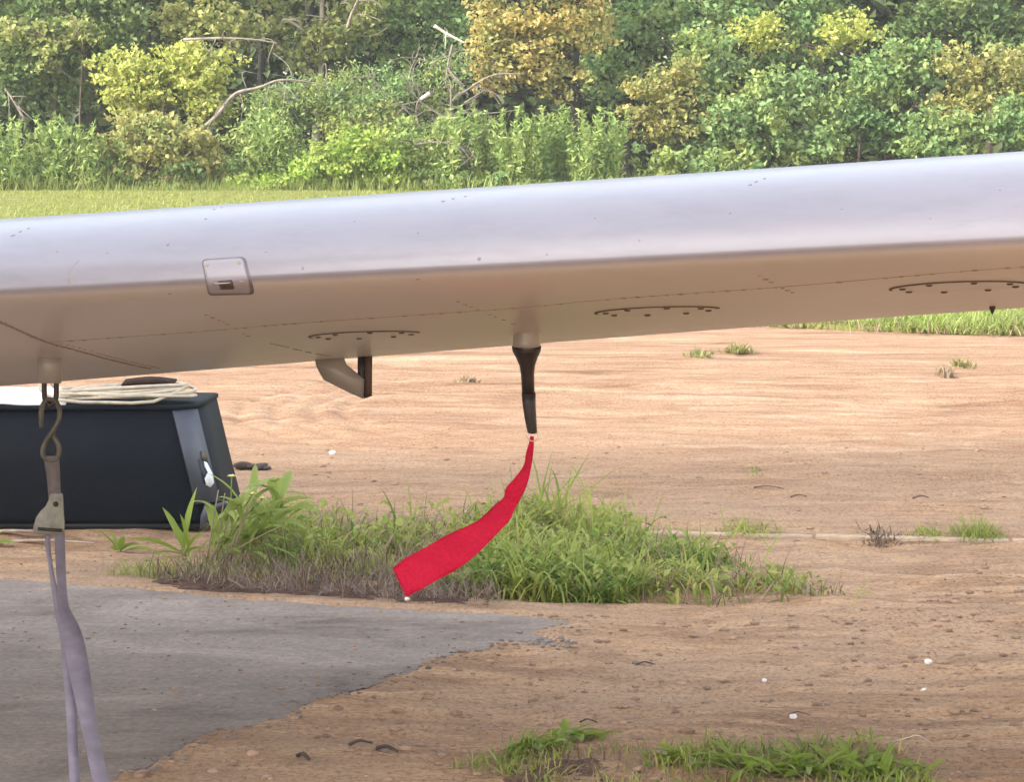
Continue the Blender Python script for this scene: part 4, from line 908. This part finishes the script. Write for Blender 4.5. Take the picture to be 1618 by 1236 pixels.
def plume(name, label, cat, px, Yd, hpx, wpx, material, n_st=22, leaf=.055, group=None, elong=3.2, seed_top=None):
    base = at(px, 300, Yd); base[2] = .02; e = empty(name, tuple(base)); tag(e, label, cat, group); s = Yd / F; g = Geo(); P = []; D = []
    for i in range(n_st):
        b = base + np.array([rng.normal(0, wpx * s * .35), rng.normal(0, .18), 0]); h = hpx * s * (.35 + .75 * random.random() ** .8); tx = rng.normal(0, .2) * h
        tip = b + np.array([tx, rng.normal(0, .1) * h, h]); st = cr([b, (b + tip) / 2 + np.array([tx * -.15, 0, 0]), tip], 4); g.tube(st, np.linspace(.007, .002, len(st)), 4)
        k = int(64 * h / 1.0) + 8; f = rng.uniform(.02, 1, k) ** .8; a = rng.uniform(0, 2 * math.pi, k); rr = (.16 - .12 * f) * rng.uniform(.3, 1, k)
        p = b + (tip - b) * f[:, None] + np.stack([np.cos(a) * rr, np.sin(a) * rr, rr * .45], 1); P.append(p); D.append(np.stack([np.cos(a), np.sin(a), np.full(k, .75)], 1))
    V, t = leaf_cloud(np.concatenate(P), leaf, .3, elong, .2, np.concatenate(D)); mesh_np('foliage', V, [t], material, e); g.build('stem', M_WEED, e)
    return e

L_DKGREEN = leaf_mat('dark_green_leaf', [(0.058, 0.109, 0.032), (0.109, 0.181, 0.053), (0.145, 0.225, 0.073), (0.080, 0.130, 0.043)], [(0.174, 0.247, 0.073), (0.232, 0.276, 0.087)], 1.4)
L_GREEN = leaf_mat('mid_green_leaf', [(0.103, 0.189, 0.065), (0.164, 0.282, 0.095), (0.240, 0.361, 0.128), (0.137, 0.232, 0.086)], [(0.240, 0.326, 0.086), (0.309, 0.361, 0.121), (0.189, 0.292, 0.103)], 1.6)
L_BLUEGREEN = leaf_mat('cool_green_leaf', [(0.130, 0.222, 0.077), (0.201, 0.311, 0.110), (0.300, 0.401, 0.159), (0.160, 0.249, 0.082)], [(0.240, 0.320, 0.082), (0.361, 0.391, 0.110), (0.201, 0.284, 0.097)], 1.5)
L_YGREEN = leaf_mat('yellow_green_leaf', [(0.344, 0.403, 0.083), (0.529, 0.546, 0.130), (0.634, 0.611, 0.165), (0.291, 0.363, 0.071), (0.449, 0.481, 0.106)], [(0.317, 0.389, 0.094), (0.608, 0.571, 0.165), (0.237, 0.311, 0.071)], 1.6, .42)
L_OCHRE = leaf_mat('ochre_leaf', [(0.336, 0.324, 0.100), (0.493, 0.432, 0.150), (0.403, 0.367, 0.110), (0.269, 0.292, 0.090), (0.560, 0.486, 0.200)], [(0.269, 0.324, 0.100), (0.224, 0.281, 0.090), (0.381, 0.324, 0.120)], 2.0, .42)
L_ORANGE = leaf_mat('orange_leaf', [(.52, .37, .12), (.62, .47, .16), (.44, .37, .12), (.34, .33, .10), (.66, .52, .22)], [(.30, .33, .10), (.48, .42, .15), (.25, .28, .09)], 1.7, .42)
L_OLIVE = leaf_mat('olive_leaf', [(0.224, 0.257, 0.077), (0.344, 0.361, 0.111), (0.275, 0.292, 0.085), (0.413, 0.413, 0.156)], [(0.413, 0.413, 0.138), (0.172, 0.241, 0.069)], 1.6)
L_PALEVINE = leaf_mat('pale_vine_leaf', [(0.486, 0.470, 0.162), (0.616, 0.566, 0.227), (0.356, 0.373, 0.114), (0.292, 0.341, 0.097)], [(0.259, 0.308, 0.097), (0.421, 0.438, 0.130)], 2.2)
L_WEEDG = leaf_mat('goldenrod_leaf', [(0.170, 0.263, 0.071), (0.255, 0.357, 0.095), (0.322, 0.419, 0.126), (0.204, 0.294, 0.095)], [(0.272, 0.341, 0.095), (0.374, 0.419, 0.143)], 2.0)
L_BRIGHT = leaf_mat('bright_weed_leaf', [(0.238, 0.372, 0.052), (0.327, 0.461, 0.075), (0.402, 0.505, 0.105), (0.208, 0.312, 0.059)], [(0.297, 0.386, 0.075), (0.386, 0.416, 0.119)], 2.0)
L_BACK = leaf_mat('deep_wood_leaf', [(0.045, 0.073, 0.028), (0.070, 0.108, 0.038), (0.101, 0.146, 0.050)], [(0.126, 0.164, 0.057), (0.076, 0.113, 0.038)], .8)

# back wood: what closes the gaps between the trees
fw = []
for i in range(1900):
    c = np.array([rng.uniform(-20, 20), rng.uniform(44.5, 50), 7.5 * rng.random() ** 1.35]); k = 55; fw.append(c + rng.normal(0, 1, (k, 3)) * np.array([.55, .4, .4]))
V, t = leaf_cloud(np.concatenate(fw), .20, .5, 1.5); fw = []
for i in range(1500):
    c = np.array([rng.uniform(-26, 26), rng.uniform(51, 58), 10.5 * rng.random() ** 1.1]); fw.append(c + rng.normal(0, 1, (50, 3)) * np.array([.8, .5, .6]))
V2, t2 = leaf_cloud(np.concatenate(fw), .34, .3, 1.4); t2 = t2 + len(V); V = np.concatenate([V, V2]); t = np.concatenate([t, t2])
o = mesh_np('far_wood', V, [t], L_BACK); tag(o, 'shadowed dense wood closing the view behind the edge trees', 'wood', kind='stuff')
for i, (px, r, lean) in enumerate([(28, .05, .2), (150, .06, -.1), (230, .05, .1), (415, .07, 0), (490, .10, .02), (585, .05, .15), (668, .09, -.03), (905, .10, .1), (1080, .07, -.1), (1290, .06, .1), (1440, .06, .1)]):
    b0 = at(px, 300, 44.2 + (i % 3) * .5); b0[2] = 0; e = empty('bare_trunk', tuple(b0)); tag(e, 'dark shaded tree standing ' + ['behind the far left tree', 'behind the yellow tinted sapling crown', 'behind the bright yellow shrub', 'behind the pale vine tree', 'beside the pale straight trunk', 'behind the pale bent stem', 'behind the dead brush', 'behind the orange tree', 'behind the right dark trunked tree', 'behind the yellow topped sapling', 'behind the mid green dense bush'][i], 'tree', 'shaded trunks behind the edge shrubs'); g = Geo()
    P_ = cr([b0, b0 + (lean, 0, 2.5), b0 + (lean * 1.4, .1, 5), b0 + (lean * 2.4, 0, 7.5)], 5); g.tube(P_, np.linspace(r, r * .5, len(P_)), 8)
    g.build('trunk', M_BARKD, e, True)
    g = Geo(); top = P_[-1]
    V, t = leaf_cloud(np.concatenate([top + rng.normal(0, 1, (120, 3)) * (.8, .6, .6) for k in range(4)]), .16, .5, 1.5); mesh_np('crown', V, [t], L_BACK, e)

EDGE = 'trees and shrubs along the wood edge'
tree('broadleaf_tree', 'dark green broadleaf tree with thin trunk at the left end of the wood edge', 'tree', 76, 41.0, [(60, 50, 110, 80), (10, 130, 70, 55), (120, 140, 60, 40, .7), (160, 45, 80, 70), (60, -110, 180, 110, .7), (-90, 40, 90, 110, .7)], L_DKGREEN, .10, 2.4, .13, (.055, -120))
tree('broadleaf_tree', 'small yellow tinted sapling crown over the dark tree on the left', 'tree', 120, 40.2, [(120, 50, 42, 26), (70, 95, 34, 24), (20, 45, 40, 22)], L_OLIVE, .09, 1.9, .08, (.03, 60))
tree('shrub', 'bright yellow green shrub above the ochre one, in front of the dark tree', 'shrub', 255, 39.9, [(205, 115, 58, 42), (265, 125, 80, 48), (325, 110, 52, 40), (200, 160, 34, 26), (330, 160, 40, 30), (300, 85, 34, 20)], L_YGREEN, .085, 3.0, .08, (.03, 120))
tree('shrub', 'ochre yellow shrub standing on the lawn edge at the foot of the wood', 'shrub', 245, 38.9, [(245, 235, 80, 55), (185, 245, 34, 40), (310, 225, 45, 40), (240, 195, 45, 25), (330, 262, 34, 30, .6)], L_OCHRE, .09, 2.8, .08, (.03, 200))
tree('shrub', 'dark green low shrub in shade beneath the ochre shrub', 'shrub', 280, 38.7, [(285, 272, 55, 24), (215, 285, 40, 14)], L_DKGREEN, .08, 2.2, .06)
for i, (px, h, w) in enumerate([(-30, 105, 60), (22, 100, 50), (70, 98, 50), (112, 112, 50), (152, 92, 34)]):
    plume('goldenrod', ['feathery weed cut by the left picture edge on the lawn', 'feathery weed second from the left edge of the lawn', 'feathery weed under the thin trunk of the dark left tree', 'feathery weed second to the left of the ochre shrub', 'short feathery weed touching the ochre shrub'][i], 'weed', px, 38.6 + .1 * (i % 2), h, w, L_WEEDG, 26, .06, 'feathery weeds at the left lawn edge')
tree('broadleaf_tree', 'thin tree hung with pale yellow vine leaves, upper left of the yellow shrub', 'tree', 345, 41.3, [(270, 35, 50, 36), (335, 30, 45, 45), (290, 55, 26, 30), (370, 50, 46, 40), (340, -80, 120, 70, .6)], L_PALEVINE, .095, 2.2, .09, (.05, -80), M_BARKD)
tree('broadleaf_tree', 'olive tree with pale straight trunk in the upper middle of the wood edge', 'tree', 497, 41.8, [(430, 35, 46, 36), (520, 55, 60, 36, .8), (560, 25, 50, 34), (470, 90, 50, 24, .7), (500, -90, 130, 80, .6)], L_OLIVE, .095, 2.1, .1, (.075, -90), simple('pale_birch_bark', (.34, .29, .22), .8, var=.3, scale=10, bmp=.5))
tree('broadleaf_tree', 'dark green tree left of the orange tree behind the dead brush', 'tree', 655, 42.5, [(610, 40, 70, 50), (690, 40, 60, 60), (650, 100, 60, 40, .7), (640, -90, 120, 80, .6)], L_GREEN, .10, 1.9, .12, (.08, -100), M_BARKD)
tree('shrub', 'soft green bush right of the ochre shrub', 'shrub', 420, 39.0, [(425, 225, 60, 48), (390, 270, 40, 30), (465, 262, 40, 34)], L_WEEDG, .06, 3.2, .09, None, elong=2.4)
tree('shrub', 'grey green brushy bush under the arching dead branch', 'shrub', 500, 39.6, [(500, 165, 70, 44), (440, 160, 50, 30, .8), (575, 165, 60, 60)], L_BLUEGREEN, .055, 2.8, .11, (.03, 150), elong=3.0)
tree('shrub', 'bright lime green bush at the lawn edge in front of the brushy bush', 'shrub', 545, 38.6, [(500, 262, 48, 34), (560, 240, 60, 44), (610, 268, 50, 34), (430, 290, 60, 18)], L_BRIGHT, .075, 3.2, .08)
tree('shrub', 'yellowish thin bush between the lime bush and the dead brush', 'shrub', 600, 39.3, [(600, 205, 44, 44, .9), (545, 200, 26, 30)], L_OLIVE, .065, 2.6, .09, (.02, 190), elong=2.2)
tree('shrub', 'grey green scrub growing up through the pale dead twigs', 'shrub', 670, 39.6, [(640, 130, 40, 40, .5), (700, 130, 40, 50, .5), (665, 190, 55, 34, .7)], L_BLUEGREEN, .055, 2.0, .10, None, elong=2.6)
tree('shrub', 'muted green bush just left of the tall goldenrod', 'shrub', 665, 38.9, [(650, 225, 46, 42), (690, 265, 44, 34), (640, 285, 46, 20)], L_WEEDG, .07, 2.6, .09, elong=2.2)
tree('broadleaf_tree', 'orange yellow autumn tree drooping over the goldenrod', 'tree', 905, 40.3, [(790, 35, 55, 40), (860, 45, 70, 48), (925, 40, 40, 44), (830, 100, 70, 40), (890, 130, 40, 30), (765, 85, 28, 40), (770, 130, 30, 20, .6), (860, -80, 130, 80, .6)], L_ORANGE, .085, 2.8, .09, (.08, -90), M_BARKD)
for i, (px, h, w) in enumerate([(700, 110, 34), (735, 122, 36), (772, 128, 36), (812, 118, 34), (850, 110, 34), (888, 122, 34), (925, 118, 34), (962, 112, 30)]):
    plume('goldenrod', ['leftmost goldenrod of the row, next to the muted bush', 'second goldenrod of the row from the left', 'tallest goldenrod of the row, under the left half of the orange tree', 'goldenrod under the middle of the orange tree', 'goldenrod fourth from the right end of the row', 'goldenrod under the right half of the orange tree', 'goldenrod second from the dark trunk', 'goldenrod of the row beside the dark trunk'][i], 'weed', px, 38.7 + .2 * (i % 3), h, w, L_WEEDG, 24, .06, 'goldenrod row below the orange tree')
tree('shrub', 'low dark leafy shrub under the goldenrod row', 'shrub', 770, 38.5, [(760, 285, 50, 16), (830, 290, 50, 12), (700, 290, 30, 14)], L_GREEN, .085, 2.4, .06)
tree('broadleaf_tree', 'dark trunked green tree standing right of the orange tree', 'tree', 990, 41.6, [(985, 60, 60, 60), (1050, 25, 60, 50), (960, 120, 40, 40, .8), (1000, 130, 40, 30, .7), (1010, -90, 120, 80, .6)], L_GREEN, .10, 2.4, .11, (.10, -100), M_BARKD)
tree('sapling', 'yellowing sapling with spreading leaves right of the dark trunk', 'tree', 1055, 39.7, [(1040, 145, 60, 34), (1080, 110, 40, 28), (1030, 200, 44, 26), (1085, 185, 50, 40), (1000, 175, 28, 18), (1130, 185, 24, 18)], L_OCHRE, .085, 2.4, .07, (.025, 120))
tree('sapling', 'green sapling between the yellowing one and the vine covered thicket', 'tree', 1110, 40.0, [(1110, 75, 46, 40), (1140, 130, 56, 44), (1100, 230, 60, 34)], L_BLUEGREEN, .09, 2.6, .09, (.04, 60))
tree('shrub', 'cool green vine covered thicket above the middle of the wing', 'shrub', 1210, 39.4, [(1190, 190, 80, 46), (1250, 145, 60, 44), (1150, 245, 70, 34), (1245, 240, 70, 32), (1300, 215, 60, 44)], L_BLUEGREEN, .095, 2.9, .09, (.03, 150))
tree('shrub', 'yellow topped sapling showing over the vine thicket', 'shrub', 1350, 40.5, [(1345, 45, 48, 30), (1310, 70, 34, 20), (1200, 40, 40, 34, .8), (1215, 65, 24, 24)], L_YGREEN, .085, 2.2, .08, (.03, 60))
tree('broadleaf_tree', 'green tree behind the vine thicket at the upper right', 'tree', 1270, 41.5, [(1170, 25, 60, 50), (1260, 80, 70, 50), (1290, 20, 70, 40), (1260, -90, 150, 80, .6)], L_GREEN, .10, 2.3, .12, (.07, -100))
tree('shrub', 'mid green dense bush right of the cool green thicket', 'shrub', 1400, 39.8, [(1390, 130, 64, 46), (1440, 95, 50, 40), (1380, 200, 60, 36), (1345, 175, 40, 40), (1430, 225, 60, 20)], L_GREEN, .09, 2.9, .09, (.03, 140))
tree('broadleaf_tree', 'deep green tree at the upper right end of the wood edge', 'tree', 1560, 41.0, [(1460, 35, 60, 46), (1540, 35, 70, 50), (1610, 60, 60, 60), (1530, -90, 160, 80, .6), (1690, 60, 80, 120, .6)], L_DKGREEN, .10, 2.5, .11, (.07, -100))
tree('shrub', 'reddish ochre bush in front of the deep green tree at right', 'shrub', 1540, 39.6, [(1520, 100, 50, 36), (1570, 130, 60, 44), (1510, 165, 50, 34), (1600, 100, 40, 44)], L_OCHRE, .085, 2.3, .09, (.03, 110))
tree('shrub', 'dark green low bush along the wing top at the far right', 'shrub', 1520, 39.1, [(1480, 200, 50, 30), (1550, 200, 60, 30), (1620, 190, 60, 40), (1470, 235, 60, 20)], L_GREEN, .09, 2.7, .08)
tree('shrub', 'low leafy bush behind the wing where the dark trunk stands', 'shrub', 1060, 38.9, [(1050, 255, 60, 24), (1140, 262, 60, 20)], L_BLUEGREEN, .09, 2.4, .07)

b = np.column_stack([rng.uniform(-8.5, 4.5, 9000), rng.uniform(38.1, 39.5, 9000), np.full(9000, .03)])
tag(blades('fringe_grass', b, rng.uniform(.08, .30, 9000) * (1 + fbm(b[:, 0] * 1.5, b[:, 1], 91, 3)), .014, M_VERGE, .4, .5, seg=3), 'longer grass fringe where the lawn meets the shrubs', 'grass', kind='stuff')

# dead wood: arching fallen limb, pale brush and broken snag
def limb(name, label, pts, r0, r1, material, tw=0, twl=.4, group=None, cat='branch'):
    r0 *= .75; r1 *= .7; P_ = cr([at(x, y, Yd) for x, y, Yd in pts], 6); e = empty(name, tuple(P_[0])); tag(e, label, cat, group); g = Geo(); g.tube(P_, np.linspace(r0, r1, len(P_)), 7); g.build('limb', material, e, True); g = Geo()
    for i in range(tw):
        s = P_[random.randrange(len(P_) // 5, len(P_))]; d = rng.normal(0, 1, 3) * np.array([.8, .3, .6]); d[2] -= .3; d *= twl / np.linalg.norm(d) * random.uniform(.5, 1.2)
        g.tube(cr([s, s + d * .5 + rng.normal(0, .05, 3), s + d + np.array([0, 0, -.08])], 3), np.linspace(max(r1 * .5, .008), .004, 7), 5)
    if tw: g.build('twigs', material, e, True)
    return e
limb('dead_branch', 'grey dead limb arching over the brushy green bush', [(318, 205, 39.3), (345, 180, 39.2), (372, 148, 39.2), (410, 138, 39.2), (445, 126, 39.2), (500, 132, 39.3), (545, 150, 39.4)], .045, .015, M_DEAD, 16, .55)
limb('dead_branch', 'pale horizontal dead branch above the yellow shrub', [(290, 62, 39.6), (350, 60, 39.5), (400, 62, 39.5), (440, 68, 39.5)], .03, .012, M_DEAD, 8, .35)
limb('dead_branch', 'short white broken snag left of the orange tree', [(686, 40, 39.5), (705, 52, 39.5), (735, 68, 39.4)], .038, .02, simple('bleached_wood', (.45, .39, .33), .8, var=.2, scale=12), 3, .3)
limb('dead_branch', 'small white cut stump end in the dead brush', [(666, 156, 39.2), (672, 152, 39.1), (679, 147, 39.1)], .04, .045, bpy.data.materials['bleached_wood'], 0)
limb('dead_branch', 'thin pale branch hanging down through the dead brush', [(715, 70, 39.3), (708, 100, 39.3), (703, 140, 39.2)], .025, .012, M_DEAD, 8, .4)
limb('dead_branch', 'pale bent sapling stem leaning in the upper middle', [(548, 45, 39.6), (556, 20, 39.6), (575, -20, 39.6)], .03, .02, M_DEAD, 4, .4)
limb('dead_branch', 'dark leaning branch in the shade under the left tree', [(40, 190, 40.0), (22, 160, 40.0), (8, 140, 40.1)], .03, .015, M_DEAD, 5, .4)
limb('dead_branch', 'brown fallen branch in the low brush before the goldenrod', [(655, 228, 38.5), (700, 225, 38.5), (745, 240, 38.5)], .02, .01, M_DEAD, 14, .35)
base = at(670, 200, 39.4); e = empty('dead_brush', (base[0], base[1], 0)); tag(e, 'tangle of thin pale dead twigs left of the orange tree', 'brush'); g = Geo()
for i in range(26):
    s0 = at(random.uniform(600, 745), random.uniform(150, 245), 39.35 + random.uniform(-.2, .3)); a = random.uniform(.2, 2.7); d = np.array([math.cos(a), random.uniform(-.3, .3), math.sin(a) * .9]) * random.uniform(.5, 1.15)
    P_ = cr([s0, s0 + d * .5 + rng.normal(0, .08, 3), s0 + d + np.array([0, 0, -.15])], 5); g.tube(P_, np.linspace(.016, .006, len(P_)), 5)
    for k in range(5):
        q0 = P_[random.randrange(3, len(P_))]; d2 = rng.normal(0, 1, 3) * (.7, .3, .5) + d * .6; d2 *= random.uniform(.15, .45) / np.linalg.norm(d2)
        g.tube(cr([q0, q0 + d2 * .5 + rng.normal(0, .03, 3), q0 + d2 + np.array([0, 0, -.05])], 3), np.linspace(.007, .003, 7), 4)
tw_ = g.build('twigs', M_DEAD, e); tw_['kind'] = 'stuff'

# ---------------------------------------------------------------- thin haze volume added to imitate veiling glare over the trees
g = Geo(); g.box((0, 14, 6.0), 90, 104, 14.2); hz = g.build('haze', None); hz.data.materials.clear()
hm_ = bpy.data.materials.new('glare_haze'); hm_.use_nodes = True; nt = hm_.node_tree
for n in list(nt.nodes):
    if n.type == 'BSDF_PRINCIPLED': nt.nodes.remove(n)
pv = nt.nodes.new('ShaderNodeVolumePrincipled'); pv.inputs['Color'].default_value = (.93, .93, .90, 1); pv.inputs['Density'].default_value = .0009
nt.links.new(pv.outputs[0], nt.nodes['Material Output'].inputs['Volume']); hz.data.materials.append(hm_); tag(hz, kind='stuff'); tag(hz, 'thin pale haze volume added to imitate glare over the far trees', 'haze')
